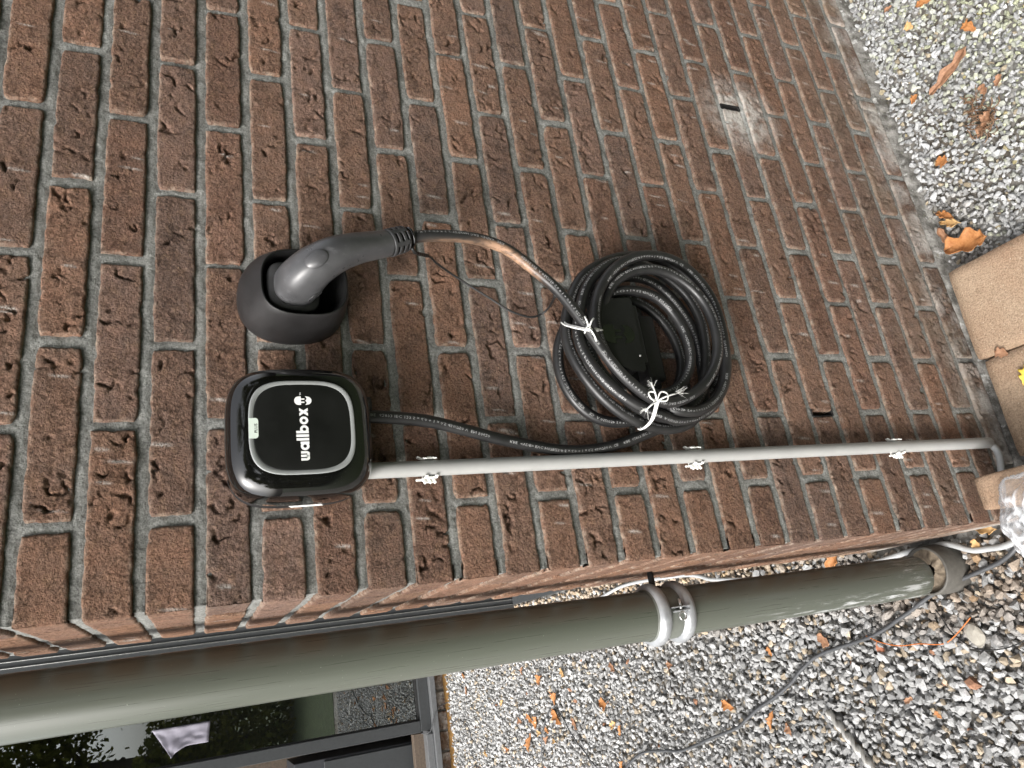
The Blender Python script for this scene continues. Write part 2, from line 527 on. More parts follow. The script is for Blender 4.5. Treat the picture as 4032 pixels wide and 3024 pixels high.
M = dict(
    brick=mat_brick(), mortar=mat_mortar(), fillet=mat_fillet(), gloss=mat_gloss_black(),
    panel=mat_matt_black("satin black panel", (.0045, .0048, .0042), .42, .03),
    holder=mat_matt_black("matt black plastic", (.0105, .0098, .0100), .52, .10),
    deep=simple("black plastic interior", (.006, .006, .006), .5),
    dark=simple("painted slot shade", (.012, .011, .010), .9),
    plug=mat_plug(), boot=mat_matt_black("dark grey rubber boot", (.030, .030, .031), .5, .05), cable=mat_cable(),
    print=simple("white cable print", (.30, .30, .30), .6), white=simple("white print", (.86, .86, .84), .5, var=.02),
    ring=simple("frosted light ring", (.25, .26, .255), .45, var=.06), badge=simple("pale green badge", (.66, .74, .66), .5, var=.03),
    ink=simple("black ink", (.01, .01, .01), .6), sticker=simple("white paper label", (.80, .80, .78), .6, var=.03),
    pvc=simple("grey pvc conduit", (.33, .33, .32), .42, var=.05, scale=25, bump=.05),
    pvccable=simple("grey pvc cable", (.36, .37, .37), .5, var=.08, bump=.1),
    clip=simple("white nylon", (.78, .78, .74), .5, var=.05), cord=simple("white cotton string", (.80, .80, .77), .9, var=.08, bump=.6, bscale=900),
    thinblack=simple("black plastic cord", (.010, .010, .010), .4), pipe=mat_downpipe(),
    zinc=simple("galvanised bracket steel", (.30, .31, .32), .42, metal=.35, var=.22, scale=40, bump=.15),
    steel=simple("bright steel", (.55, .55, .54), .3, metal=.9), gband=simple("grey green clamp steel", (.12, .128, .112), .45, var=.12),
    rubber=simple("black rubber plug", (.02, .02, .02), .6), stone=mat_stone(), ground=mat_ground(), paver=mat_paver(),
    socket=simple("grey pvc drain socket", (.085, .08, .07), .7, var=.25, scale=50, bump=.3), sand=simple("dried sandy mud", (.20, .16, .115), .95, var=.3, scale=120, bump=.8, bscale=200),
    greycable=simple("dark grey flex", (.055, .057, .060), .5, var=.2, scale=90, bump=.15),
    copper=simple("orange insulated wire", (.46, .13, .025), .4), drill=simple("worn drill steel", (.42, .41, .385), .38, metal=.4, var=.25, bump=.2),
    film=mat_film(), glass=mat_glass_pane(), frame=simple("dark grey coated aluminium", (.045, .048, .050), .38, var=.1),
    rail=simple("grey aluminium sill", (.16, .165, .17), .4, metal=.3, var=.12), bright=simple("polished aluminium bead", (.60, .60, .58), .2, metal=.9),
    inner=simple("interior plaster", (.05, .045, .04), .9), reflection=simple("pale lilac cloth", (.22, .21, .25), .8, var=.05),
    darkbox=simple("charcoal cabinet board", (.035, .037, .042), .5), wood=simple("brown wooden board", (.10, .075, .055), .6, var=.3),
    foliage=mat_foliage(), bark=simple("tree bark", (.06, .05, .04), .9, var=.3),
    leaf_o=mat_leaf("orange dry leaf", (.26, .100, .030), (.42, .20, .075)), leaf_b=mat_leaf("brown dry leaf", (.20, .10, .055), (.34, .19, .11)),
    leaf_t=mat_leaf("tan dry leaf", (.42, .26, .11), (.55, .36, .17)), leaf_y=mat_leaf("yellow leaf", (.74, .52, .06), (.80, .60, .14)),
    root=mat_leaf("dead root fibre", (.10, .055, .03), (.20, .12, .07)), ochre=simple("ochre algae crust", (.22, .12, .035), .95, var=.35, scale=60, bump=.7),
    redchip=simple("broken brick chip", (.38, .15, .085), .9, var=.2, bump=.5), flat=simple("grey flagstone chip", (.30, .28, .24), .9, var=.2, bump=.5),
)

# ------------------------------------------------------------------ ground
GX0, GX1, GY0, GY1 = -30, 30, -30, 30
g = obj("gravel_ground", fast_mesh("gravel_ground", [(GX0, GY0, -.012), (GX1, GY0, -.012), (GX1, GY1, -.012), (GX0, GY1, -.012)], np.array([[0, 1, 2, 3]])), M['ground'])
tag(g, kind='structure')

lw = obj("added_dark_ground", fast_mesh("added_dark_ground", [(GX0, GY0, -.006), (GX1, GY0, -.006), (GX1, -.72, -.006), (GX0, -.72, -.006)], np.array([[0, 1, 2, 3]])), simple("added dark ground", (.035, .050, .018), .9, var=.4, scale=8, bump=.8, bscale=60))  # added unseen dark ground: darkens charger reflections and bounce onto the lower wall
tag(lw, kind='structure')

# ------------------------------------------------------------------ brick wall
PITCH = .060874
ZTOP = 1.596
JT = .0120                            # joint width
BH = PITCH - JT                    # brick height
REVEAL = .40

def in_frame(p, mx=.06):
    q = Vector(p) - Vector(CAM)
    z = q.dot(FWD)
    if z < .05: return False
    u = .5 + 2871.1 / 4032 * q.dot(RIGHT) / z
    v = .5 + 2871.1 / 3024 * q.dot(DOWN) / z
    return -mx < u < 1 + mx and -mx < v < 1 + mx

def creases(U, V, H, umin, umax, r, n, side):
    """folded-clay creases: short wandering grooves with a raised lip on one side."""
    h = np.zeros_like(U)
    s0 = r.randint(60)
    U = U + .0024 * fbm(U * 170, V * 170, s0, 2); V = V + .0024 * fbm(U * 170, V * 170, s0 + 7, 2)
    wn_ = .45 + 1.5 * np.clip(.5 + .5 * fbm(U * 110, V * 110, s0 + 3, 2) * 1.6, 0, 1)
    for _ in range(n):
        x = r.uniform(umin + .008, umax - .008); y = r.uniform(.006, H - .006)
        ang = r.choice([r.normal(1.35, .45), r.normal(1.35, .45), r.normal(.3, .5), r.normal(-.7, .5)])
        pts = [(x, y)]
        for k in range(r.randint(3, 9)):
            ang += r.normal(0, .95)
            s = r.uniform(.0025, .0065)
            x += s * math.cos(ang); y += s * math.sin(ang)
            pts.append((x, y))
        depth = r.uniform(.003, .0085); w = r.uniform(.0009, .0019)
        best = np.full(U.shape, 1e9); sgn = np.zeros_like(U); tt = np.zeros_like(U)
        m = len(pts) - 1
        for k in range(m):
            ax, ay = pts[k]; bx, by = pts[k + 1]
            dx, dy = bx - ax, by - ay
            t = np.clip(((U - ax) * dx + (V - ay) * dy) / (dx * dx + dy * dy + 1e-12), 0, 1)
            d = np.hypot(U - ax - t * dx, V - ay - t * dy)
            s = np.sign((U - ax) * dy - (V - ay) * dx)
            k2 = d < best
            best = np.where(k2, d, best); sgn = np.where(k2, s, sgn); tt = np.where(k2, (k + t) / m, tt)
        taper = np.clip(np.sin(np.pi * np.clip(tt, .04, .96)), .25, 1)
        h -= depth * taper * np.exp(-(best / (w * wn_)) ** 2)
        h += .0015 * taper * np.exp(-best / .006) * (sgn * r.choice([-1, 1]) > 0)
        h -= .0008 * taper * np.exp(-best / .008) * (sgn > 0)
    return h

def brick_mesh(L, D, H, seed, cell, rough_amt=1.0):
    """front face L x H in the x-z plane looking to -y; with D > 0 the face bends round the corner at x = 0 and runs D along +y."""
    r = np.random.RandomState(seed)
    nu = max(6, int((L + D) / cell) + 1); nv = max(4, int(H / cell) + 1)
    u = np.linspace(-D, L, nu)
    if D > 0:
        u = np.unique(np.concatenate([u[np.abs(u) > .004], [-.004, -.002, 0, .002, .004]])); nu = len(u)
    v = np.linspace(0, H, nv)
    # keep the rim fine so that the arris reads as worn
    v = np.unique(np.concatenate([[0, .0012, .003], v[(v > .004) & (v < H - .004)], [H - .003, H - .0012, H]])); nv = len(v)
    U, V = np.meshgrid(u, v, indexing='ij')
    e = lambda k, f=65, a=.0026: a * (fbm(U * f, 0 * U + k, seed % 97, 3)) + .0004
    cor = r.uniform(0.0, .011, 4) ** 1.0
    d_end = np.minimum(np.where(D > 0, 9.0, U), L - U)
    # rounded corners in plan
    top_in = np.maximum(0, e(3)) + .5 * cor[0] * np.exp(-(L - U) / .006) + (0 if D > 0 else .5 * cor[1] * np.exp(-U / .006))
    bot_in = np.maximum(0, e(11)) + .5 * cor[2] * np.exp(-(L - U) / .006) + (0 if D > 0 else .5 * cor[3] * np.exp(-U / .006))
    f = V / H
    Vw = V + bot_in * (1 - f) ** 2 - top_in * f ** 2
    fu = np.clip((U) / L, 0, 1)
    ei = .0020 * fbm(V * 90, 0 * V + 5, seed % 89, 2)
    Uw = U - np.maximum(ei, -.0006) * fu ** 8
    if D == 0: Uw = Uw + np.maximum(-ei, -.0006) * (1 - fu) ** 8
    de = np.minimum(np.minimum(V, H - V), d_end)
    h = -.0028 * (1 - np.sqrt(np.clip(1 - (1 - np.clip(de / .0035, 0, 1)) ** 2, 0, 1)))
    h += rough_amt * (.0011 * fbm(U * 26, V * 26, seed % 83, 3) + .0006 * fbm(U * 110, V * 110, seed % 79, 2) + .00035 * vnoise(U * 380, V * 380, seed % 71))
    h += r.normal(0, .0007) + (U / max(L, .1)) * r.normal(0, .0006)
    ar = (L + D) / .21
    front = np.clip((U + .002) / .006, 0, 1)
    if rough_amt > .6:
        h += creases(U, V, H, -D * .2, L, r, int(r.choice([2, 3, 4, 5, 6, 8, 11]) * ar + .6), 1) * (.25 + .75 * front)
        for _ in range(r.randint(1, 5)):          # small chips and pits
            cx, cy = r.uniform(0, L), r.uniform(0, H); rr = r.uniform(.002, .006)
            h -= r.uniform(.0015, .004) * np.clip(1.3 - np.hypot(U - cx, (V - cy) * 1.3) / rr + .7 * vnoise(U * 230, V * 230, seed % 61), 0, 1)
    if D > 0: h -= .0016 * np.exp(-(U / .0026) ** 2)
    edge = np.exp(-(de / .0030) ** 1.5)
    dust = np.zeros_like(U)
    for _ in range(r.choice([0, 0, 1, 1, 2, 3])):  # scrapes across the brick
        cx, cy = r.uniform(0, L), r.uniform(.01, H - .01)
        le, wi = r.uniform(.006, .014), r.uniform(.0009, .0022)
        dust = np.maximum(dust, np.exp(-((U - cx - .1 * (V - cy)) / wi) ** 2 - ((V - cy) / le) ** 4))
    # skirt that carries the brick back into the joint
    pad = lambda A: np.pad(A, 1, mode='edge')
    Up, Vp, E_, Du = pad(Uw), pad(Vw), pad(edge), pad(dust)
    hp = np.pad(h, 1, constant_values=-.022)
    s = np.clip((-Up + .002) / .004, 0, 1) if D > 0 else np.zeros_like(Up)
    s = s * s * (3 - 2 * s)
    bx = np.where(Up > 0, Up, 0.0) - s * hp * 1.0
    by = np.where(Up < 0, -Up, 0.0) - (1 - s) * hp
    P = np.stack([bx, by, Vp], -1).reshape(-1, 3)
    F = grid_faces(nu + 2, nv + 2)
    me = fast_mesh("brick", P, F, True)
    fattr(me, 'edge', E_); fattr(me, 'dust', Du)
    return me

wall = empty("brick_wall", (0, 0, 0))
tag(wall, "brown-red hand moulded brick wall with grey mortar joints, from the corner to the right", "wall")

TONES = [(.190, .106, .068), (.204, .114, .073), (.176, .101, .067), (.210, .112, .069), (.164, .098, .068), (.196, .114, .078), (.218, .116, .071), (.186, .100, .064)]
rects = []                    # (x0, x1, z0, z1) of every face brick, for the joints
side_rects = []
brick_jobs = []
for c in range(-6, 27):
    zt = ZTOP - PITCH * (c - 1) - JT / 2
    zb = zt - BH
    first = .0960 if c % 2 == 0 else .2110
    xs = [(0.0, first)]
    x = first + JT
    while x < 1.9:
        jit = rng.normal(0, .0020, 2).clip(-.003, .003)
        xs.append((x + jit[0], x + .222 - JT + jit[1])); x += .222
    for k, (x0, x1) in enumerate(xs):
        rects.append((x0, x1, zb, zt))
        brick_jobs.append((c, k, x0, x1, zb, zt))
    d0 = .2110 if c % 2 == 0 else .0985
    side_rects.append((0, d0, zb, zt))
    y = d0 + JT
    while y < REVEAL - .02:
        y1 = min(y + .2112, REVEAL)
        side_rects.append((y, y1, zb, zt)); y = y1 + JT

rest_v, rest_f, rest_n = [], [], 0
n_ind = 0
SMOOTH = {(6, 0): 1, (8, 0): 1, (10, 0): 1, (16, 0): 1, (4, 0): 1, (14, 0): 1}
for (c, k, x0, x1, zb, zt) in brick_jobs:
    seed = (c + 10) * 131 + k * 17 + 5
    D = (.2110 if c % 2 == 0 else .0985) if k == 0 else 0.0
    vis = any(in_frame((xx, 0, zz), .02) for xx in (x0, x1, (x0 + x1) / 2) for zz in (zb, zt)) or (k == 0 and in_frame((0, .1, zb), .02))
    if vis:
        dist = (Vector(((x0 + x1) / 2, 0, zb)) - Vector(CAM)).length
        cell = .0017 if dist < 1.12 else (.0022 if dist < 1.5 else .0030)
        me = brick_mesh(x1 - x0, D, zt - zb, seed, cell, .55 if (k == 0 and c % 2 == 0) else 1.0)
        me.materials.append(M['brick'])
        o = obj("brick", me, None, wall, (x0, 0, zb))
        r = np.random.RandomState(seed + 1)
        t = np.array(TONES[r.randint(len(TONES))]) * r.uniform(.90, 1.10) * np.array([.98, 1.03, 1.12])
        o.color = (*t, 1)
        n_ind += 1
    else:
        me = brick_mesh(x1 - x0, D, zt - zb, seed, .014, .5)
        vv = np.zeros(len(me.vertices) * 3, np.float32); me.vertices.foreach_get('co', vv); vv = vv.reshape(-1, 3) + (x0, 0, zb)
        ff = np.zeros(len(me.loops), np.int32); me.loops.foreach_get('vertex_index', ff)
        rest_v.append(vv); rest_f.append(ff.reshape(-1, 4) + rest_n); rest_n += len(vv)
        bpy.data.meshes.remove(me)
# bricks of the return face behind the corner bricks (looking to -x)
for (y0, y1, zb, zt) in side_rects:
    if y0 == 0: continue
    if not in_frame((0, y0, zb), .05): continue
    me = brick_mesh(y1 - y0, 0, zt - zb, int(zb * 977 + y0 * 317) % 9000 + 40, .006, .55)
    me.materials.append(M['brick'])
    o = obj("brick", me, None, wall, (0, y1, zb)); o.rotation_euler = (0, 0, -math.pi / 2)
    t = np.array(TONES[rng.randint(len(TONES))]) * rng.uniform(.9, 1.15); o.color = (*t, 1)
    n_ind += 1
if rest_v:
    me = fast_mesh("bricks", np.vstack(rest_v), np.vstack(rest_f), True)
    fattr(me, 'edge', np.zeros(rest_n)); fattr(me, 'dust', np.zeros(rest_n))
    o = obj("bricks", me, M['brick'], wall); o.color = (.225, .118, .078, 1); tag(o, kind='stuff')
print("individual bricks:", n_ind)

# mortar: recessed joints as one sheet per face
def joint_sheet(rl, u0, u1, z0, z1, step, holes):
    us = np.arange(u0, u1 + step / 2, step); zs = np.arange(z0, z1 + step / 2, step)
    Uc, Zc = np.meshgrid(us, zs, indexing='ij')
    dist = np.full(Uc.shape, 1.0)            # > 0 outside bricks
    for (a, b, zb, zt) in rl:
        i0, i1 = np.searchsorted(us, [a - .02, b + .02]); j0, j1 = np.searchsorted(zs, [zb - .02, zt + .02])
        if i1 <= i0 or j1 <= j0: continue
        uu = Uc[i0:i1, j0:j1]; zz = Zc[i0:i1, j0:j1]
        dx = np.maximum(a - uu, uu - b); dz = np.maximum(zb - zz, zz - zt)
        dist[i0:i1, j0:j1] = np.minimum(dist[i0:i1, j0:j1], np.maximum(dx, dz))
    depth = .0042 + .0016 * np.exp(-np.clip(dist, 0, 1) / .002) + .0019 * fbm(Uc * 45, Zc * 45, 4, 3) + .0008 * vnoise(Uc * 300, Zc * 300, 9) - .0012 * np.clip(vnoise(Uc * 14, Zc * 14, 3), 0, 1)
    F = grid_faces(len(us), len(zs))
    keep = dist.ravel()[F].max(1) > -.0045
    cu = Uc.ravel()[F].mean(1); cz = Zc.ravel()[F].mean(1)
    for (a, b, c_, d) in holes: keep &= ~((cu > a) & (cu < b) & (cz > c_) & (cz < d))
    F = F[keep]
    used = np.unique(F); remap = np.zeros(Uc.size, np.int32); remap[used] = np.arange(len(used))
    return Uc.ravel()[used], Zc.ravel()[used], depth.ravel()[used], remap[F]

zw = ZTOP - PITCH * 18.5
WEEPS = [(.102 + .115 + .222 * 3, zw), (.102 + .115, zw)]
holes = [(x - .0052, x + .0052, z - .022, z + .026) for x, z in WEEPS]
ZMAX = ZTOP + PITCH * 7 - .006
u, z, d, F = joint_sheet(rects, .0045, 1.75, -.02, ZMAX, .0030, holes)
V1 = np.stack([u, d, z], 1)
u2, z2, d2, F2 = joint_sheet(side_rects, .0045, REVEAL, -.02, ZMAX, .0045, [])
V2 = np.stack([np.maximum(d2, .0035), u2, z2], 1)
obj("mortar_joints", fast_mesh("mortar_joints", np.vstack([V1, V2]), [F, F2 + len(V1)], True), M['mortar'], wall)
# body of the wall behind the facing
bm = bmesh.new()
add_box(bm, (.94, .225, .99), (1.84, .34, 2.10))
obj("wall_core", bm_mesh("wall_core", bm), M['mortar'], wall)
for x, zc_ in WEEPS:                       # open head joints: slots lined near black to paint in their shade
    bm = bmesh.new()
    x0, x1, z0, z1 = x - .0056, x + .0056, zc_ - .022, zc_ + .026
    P = [(x0, .001, z0), (x1, .001, z0), (x1, .001, z1), (x0, .001, z1), (x0, .05, z0), (x1, .05, z0), (x1, .05, z1), (x0, .05, z1)]
    vs = [bm.verts.new(p) for p in P]
    for q in ((0, 4, 5, 1), (1, 5, 6, 2), (2, 6, 7, 3), (3, 7, 4, 0), (4, 7, 6, 5)): bm.faces.new([vs[i] for i in q])
    obj("weep_hole", bm_mesh("weep_hole", bm), M['dark'], wall)
# rough cement fillet where the wall meets the ground
us = np.arange(-.004, 1.75, .006); vs_ = np.linspace(0, 1, 7)
Uc, Vc = np.meshgrid(us, vs_, indexing='ij')
wob = 1 + .35 * fbm(Uc * 18, Vc * 2, 6, 3)
Y = .004 - Vc * .013 * wob - .003 * fbm(Uc * 70, Vc * 6, 8, 3); Z = .020 - Vc ** 1.5 * .032 + .004 * fbm(Uc * 60, Vc * 5, 12, 3)
obj("cement_fillet", fast_mesh("cement_fillet", np.stack([Uc, Y, Z], -1).reshape(-1, 3), grid_faces(len(us), 7), True), M['fillet'], wall)

# ------------------------------------------------------------------ house behind the reveal: body, post, far facade
hb = obj("house_body", box_mesh("house_body", (1.12, 2.24, 1.4), (1.84, 3.62, 2.8)), M['frame'])
tag(hb, "dark side of the house running back behind the brick pier", "building")

post = empty("door_post", (.2, 2.74, 0))
tag(post, "dark metal door post with bright edge beads behind the brick pier's end", "door post")
obj("post_body", box_mesh("post_body", (0, 0, 1.4), (.26, .12, 2.8), .004), M['frame'], post)
for dx, w in ((-.034, .006), (-.060, .004), (-.084, .004)):
    obj("bead", box_mesh("bead", (dx, -.063, 1.4), (w, .006, 2.8), .001), M['bright'], post)
o = obj("threshold_strip", box_mesh("threshold_strip", (.168, 2.13, .004), (.112, 1.08, .016), .003), M['frame'])
tag(o, "dark grey threshold strip lying at the foot of the side wall", "threshold")

FY = 4.05
win = empty("patio_window", (-.6, FY, 0))
tag(win, "large dark framed patio window in the far facade reflecting trees", "window")
LX = lambda x: x + .6
def wbox(name, x0, x1, y0, y1, z0, z1, mat, parent=win, bev=.003):
    return obj(name, box_mesh(name, (LX((x0 + x1) / 2), (y0 + y1) / 2 - FY, (z0 + z1) / 2), (x1 - x0, y1 - y0, z1 - z0), bev), mat, parent)
wbox("bottom_rail", -.50, .19, FY - .03, FY + .05, .125, .192, M['frame'])
wbox("sill", -2.2, .19, FY - .075, FY + .03, .088, .124, M['rail'])
wbox("stile", -.505, -.437, FY - .028, FY + .048, .193, 2.75, M['frame'])
wbox("stile", .10, .19, FY - .028, FY + .048, .193, 2.75, M['frame'])
wbox("top_rail", -2.2, .19, FY - .03, FY + .05, 2.751, 2.86, M['frame'])
wbox("pane", -.4365, .0995, FY + .008, FY + .014, .1925, 2.7505, M['glass'], win, 0)
wbox("glazing_bead", -.4365, .0995, FY - .006, FY + .004, .1925, .206, M['rubber'], win, 0)
wbox("glazing_bead", -.4365, -.428, FY - .006, FY + .004, .2065, 2.75, M['rubber'], win, 0)
# the open sliding part to the left: track, inner jamb, dark room
wbox("track", -2.2, -.506, FY - .020, FY + .10, .125, .150, M['rail'])
wbox("track_lip", -2.2, -.52, FY - .050, FY - .036, .125, .168, M['rail'])
wbox("wood_strip", -2.2, -.52, FY + .101, FY + .16, .125, .215, M['wood'])
wbox("inner_jamb", -.505, -.44, FY + .049, FY + .22, .193, 2.75, M['frame'])
bm = bmesh.new()
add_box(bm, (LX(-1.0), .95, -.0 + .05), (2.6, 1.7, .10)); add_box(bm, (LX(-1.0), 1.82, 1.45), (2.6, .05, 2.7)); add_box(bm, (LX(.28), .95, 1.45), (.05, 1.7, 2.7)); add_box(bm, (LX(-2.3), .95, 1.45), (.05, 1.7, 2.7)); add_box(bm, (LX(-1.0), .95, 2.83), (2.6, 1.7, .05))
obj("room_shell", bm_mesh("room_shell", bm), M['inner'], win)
cab = empty("storage_cabinet", (-.82, 4.52, .10))
tag(cab, "charcoal cabinet standing inside the open patio door", "cabinet")
obj("carcass", box_mesh("carcass", (0, 0, .42), (.50, .45, .84), .004), M['darkbox'], cab)
obj("door_panel", box_mesh("door_panel", (.10, -.236, .36), (.27, .02, .60), .003), M['frame'], cab)
wb = obj("wooden_board", box_mesh("wooden_board", (-.60, 4.80, .85), (.18, .03, 1.5), .003), M['wood'])
tag(wb, "brown wooden board leaning in the dark room behind the open door", "board")
# sheet in front of the pane, added in place of a reflection
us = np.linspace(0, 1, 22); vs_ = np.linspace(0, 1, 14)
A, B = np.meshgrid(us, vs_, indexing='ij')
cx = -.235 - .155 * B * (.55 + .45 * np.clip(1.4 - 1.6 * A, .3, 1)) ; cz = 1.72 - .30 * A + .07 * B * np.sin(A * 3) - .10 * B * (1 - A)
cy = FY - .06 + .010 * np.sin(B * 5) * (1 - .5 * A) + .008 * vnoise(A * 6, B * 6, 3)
o = obj("reflection", fast_mesh("reflection", np.stack([cx, cy, cz], -1).reshape(-1, 3), grid_faces(22, 14), True), M['reflection'])
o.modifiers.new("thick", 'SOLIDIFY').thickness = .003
tag(o, "pale lilac sheet standing in for a reflection in the patio window", "reflection")
# rowlock of bricks under the far sill
row = empty("brick_sill", (-.6, FY, 0))
tag(row, "low row of brown bricks under the patio window sill", "brick sill")
x = .19; k = 0
while x > -1.5:
    P = [(-.054, 0, 0), (.054, 0, 0), (.054, 0, .082), (-.054, 0, .082), (-.05, -.012, .004), (.05, -.012, .004), (.05, -.012, .078), (-.05, -.012, .078)]
    me = fast_mesh("brick", P, np.array([[4, 5, 6, 7], [0, 1, 5, 4], [1, 2, 6, 5], [2, 3, 7, 6], [3, 0, 4, 7]]))
    fattr(me, 'edge', np.zeros(8)); fattr(me, 'dust', np.zeros(8))
    o = obj("brick", me, M['brick'], row, (LX(x - .055), -.0 - .004 * (k % 3), .003)); o.color = (*(np.array(TONES[k % 8]) * .8), 1)
    x -= .119; k += 1
obj("mortar_bed", box_mesh("mortar_bed", (LX(-.66), .03, .042), (1.75, .062, .088)), M['mortar'], row)
us = np.arange(-1.5, .2, .02); vs_ = np.linspace(0, 1, 5)
A, B = np.meshgrid(us, vs_, indexing='ij')
o = obj("algae_crust", fast_mesh("algae_crust", np.stack([A, FY - .016 - .045 * B * (1 + .6 * fbm(A * 12, B, 2, 3)), .022 * (1 - B) - .004 + .004 * vnoise(A * 50, B * 5, 2)], -1).reshape(-1, 3), grid_faces(len(us), 5), True), M['ochre'])
tag(o, "ochre algae crust along the foot of the far brick row", "crust", kind='stuff')
# ------------------------------------------------------------------ garden behind the camera, mirrored in the glass and the gloss plastic
def leaf_cloud(n, boxf, size, seed):
    r = np.random.RandomState(seed)
    P = boxf(r, n)
    a = r.normal(size=(n, 3)); a /= np.linalg.norm(a, axis=1)[:, None]
    b = np.cross(a, r.normal(size=(n, 3))); b /= np.linalg.norm(b, axis=1)[:, None]
    s = (size * r.uniform(.6, 1.4, n))[:, None]
    V = np.stack([P - a * s, P + b * s * .55, P + a * s, P - b * s * .55], 1).reshape(-1, 3)
    F = np.arange(4 * n).reshape(-1, 4)
    return fast_mesh("leaves", V, F, False)

def tree(name, x, y, h, cr, seed, dens, label):
    t = empty(name, (x, y, 0)); tag(t, label, "tree")
    r = np.random.RandomState(seed)
    z = np.linspace(0, h, 12)
    P = np.stack([.12 * np.sin(z * .9 + seed), .12 * np.cos(z * .7 + seed), z], 1)
    obj("trunk", tube_mesh("trunk", P, np.linspace(.16, .03, 12), 8, up=(1, 0, 0)), M['bark'], t)
    cl = []
    for k in range(16):
        a = r.uniform(0, 6.28); z0 = r.uniform(.28, .85) * h; L = cr * r.uniform(.5, 1.0)
        e = np.array([math.cos(a) * L, math.sin(a) * L, z0 + L * r.uniform(.2, .8)])
        s = np.array([0, 0, z0]); q = np.linspace(0, 1, 6)[:, None]
        obj("limb", tube_mesh("limb", s + (e - s) * q + np.array([0, 0, .12]) * np.sin(q * 3.1), np.linspace(.05, .012, 6), 6, up=(.2, .3, .9)), M['bark'], t)
        cl.append(e); cl.append(s + (e - s) * .65)
    cl = np.array(cl)
    def f(r_, n):
        c = cl[r_.randint(len(cl), size=n)]; return c + r_.normal(size=(n, 3)) * np.array([.42, .42, .34]) * cr * .42
    o = obj("crown", leaf_cloud(int(dens * 1.8), f, .055, seed + 9), M['foliage'], t)

tree("garden_tree", -.9, -5.9, 6.0, 2.0, 3, 15000, "leafy garden tree mirrored in the patio window")
tree("garden_tree", 2.6, -6.6, 6.8, 2.3, 5, 12000, "broad garden tree behind the viewer, mirrored in the black charger")
tree("garden_tree", 6.5, -6.0, 6.0, 2.2, 8, 11000, "garden tree behind the viewer, farthest along the hedge to the right")
tree("garden_tree", -5.2, -7.5, 6.6, 2.0, 11, 8000, "slender garden tree behind the viewer, at the far left of the hedge")
def hf(r, n):
    x = r.uniform(-9, 11, n); return np.stack([x, -5.4 + r.normal(0, .35, n), r.beta(1.1, 1.1, n) * (2.7 + .35 * np.sin(x * 1.7) + .2 * np.sin(x * 4.1))], 1)
o = obj("hedge", leaf_cloud(60000, hf, .060, 21), M['foliage'])
tag(o, "long green garden hedge behind the viewer, mirrored in the glass", "hedge")

# ------------------------------------------------------------------ downpipe, its bracket and drain socket
PX, PY, PR = -.0702, .232, .0413
dp = empty("downpipe", (PX, PY, 0))
tag(dp, "grey-green round downpipe beside the wall corner, scraped pale near its foot", "downpipe")
obj("pipe", lathe_mesh("pipe", [(PR - .003, .26), (PR - .003, .098), (PR - .001, .096), (PR, .098), (PR, .12), (PR, .3), (PR, .6), (PR, 1.0), (PR, 1.5), (PR, 2.0), (PR, 2.6)], 64), M['pipe'], dp)
so = empty("drain_socket", (PX + .008, PY + .002, 0))
tag(so, "grey plastic drain socket in the gravel round the foot of the downpipe", "drain socket")
obj("rim", lathe_mesh("rim", [(.0450, -.02), (.0450, .060), (.0458, .0625), (.0492, .0625), (.0505, .060), (.0520, .02), (.0530, -.02)], 56), M['socket'], so)
r_ = np.linspace(.012, .0462, 6); a_ = np.linspace(0, 2 * np.pi, 60, endpoint=False)
A, Rr = np.meshgrid(a_, r_, indexing='ij')
Zr = .050 + .004 * vnoise(np.cos(A) * Rr * 300, np.sin(A) * Rr * 300, 3)
obj("mud_filling", fast_mesh("mud_filling", np.stack([np.cos(A) * Rr, np.sin(A) * Rr, Zr], -1).reshape(-1, 3), grid_faces(60, 6, True), True), M['sand'], so)

br = empty("pipe_bracket", (PX, PY, .7285))
tag(br, "galvanised double-bead bracket clamped round the downpipe and screwed to the wall side", "pipe bracket")
def bead(z):
    pr_ = [(PR + .0008, z - .013)]
    for t in np.linspace(-1, 1, 13): pr_.append((PR + .0012 + .0105 * math.sqrt(max(0, 1 - t * t)), z + .0115 * t))
    pr_.append((PR + .0008, z + .013))
    return pr_
obj("band", lathe_mesh("band", [(PR + .0008, -.038), (PR + .0024, -.036), (PR + .0024, .036), (PR + .0008, .038)], 64), M['gband'], br)
obj("bead_ring", lathe_mesh("bead_ring", bead(.024), 64), M['zinc'], br)
obj("bead_ring", lathe_mesh("bead_ring", bead(-.026), 64), M['zinc'], br)
q = np.array([.0, 0, 0])
obj("wall_stem", tube_mesh("wall_stem", np.array([(.040, 0, .010), (.055, 0, .010), (.072, 0, .010)]), .0062, 6, up=(0, 0, 1)), M['rubber'], br)
obj("stem_collar", tube_mesh("stem_collar", np.array([(.038, 0, .004), (.044, 0, .004), (.047, 0, .004)]), [.013, .012, .006], 14, up=(0, 0, 1)), M['rubber'], br)
# closing flange with its screw, on the side towards the viewer
bm = bmesh.new()
add_box(bm, (.006, -.047, -.004), (.0022, .016, .034), .0006)
add_box(bm, (-.001, -.046, -.006), (.0022, .014, .030), .0006, Matrix.Rotation(.12, 3, 'Z'))
obj("flange", bm_mesh("flange", bm), M['zinc'], br)
obj("screw", tube_mesh("screw", np.array([(.002, -.051, -.004), (.010, -.051, -.004), (.019, -.051, -.004)]), .0024, 10, up=(0, 0, 1)), M['steel'], br)
th = np.linspace(.25, 2 * np.pi - .1, 28)
obj("screw_eye", tube_mesh("screw_eye", np.stack([-.0095 - .0065 * np.cos(th), np.full(28, -.0525), -.004 + .0065 * np.sin(th)], 1), .0015, 8, up=(0, -1, 0)), M['steel'], br)

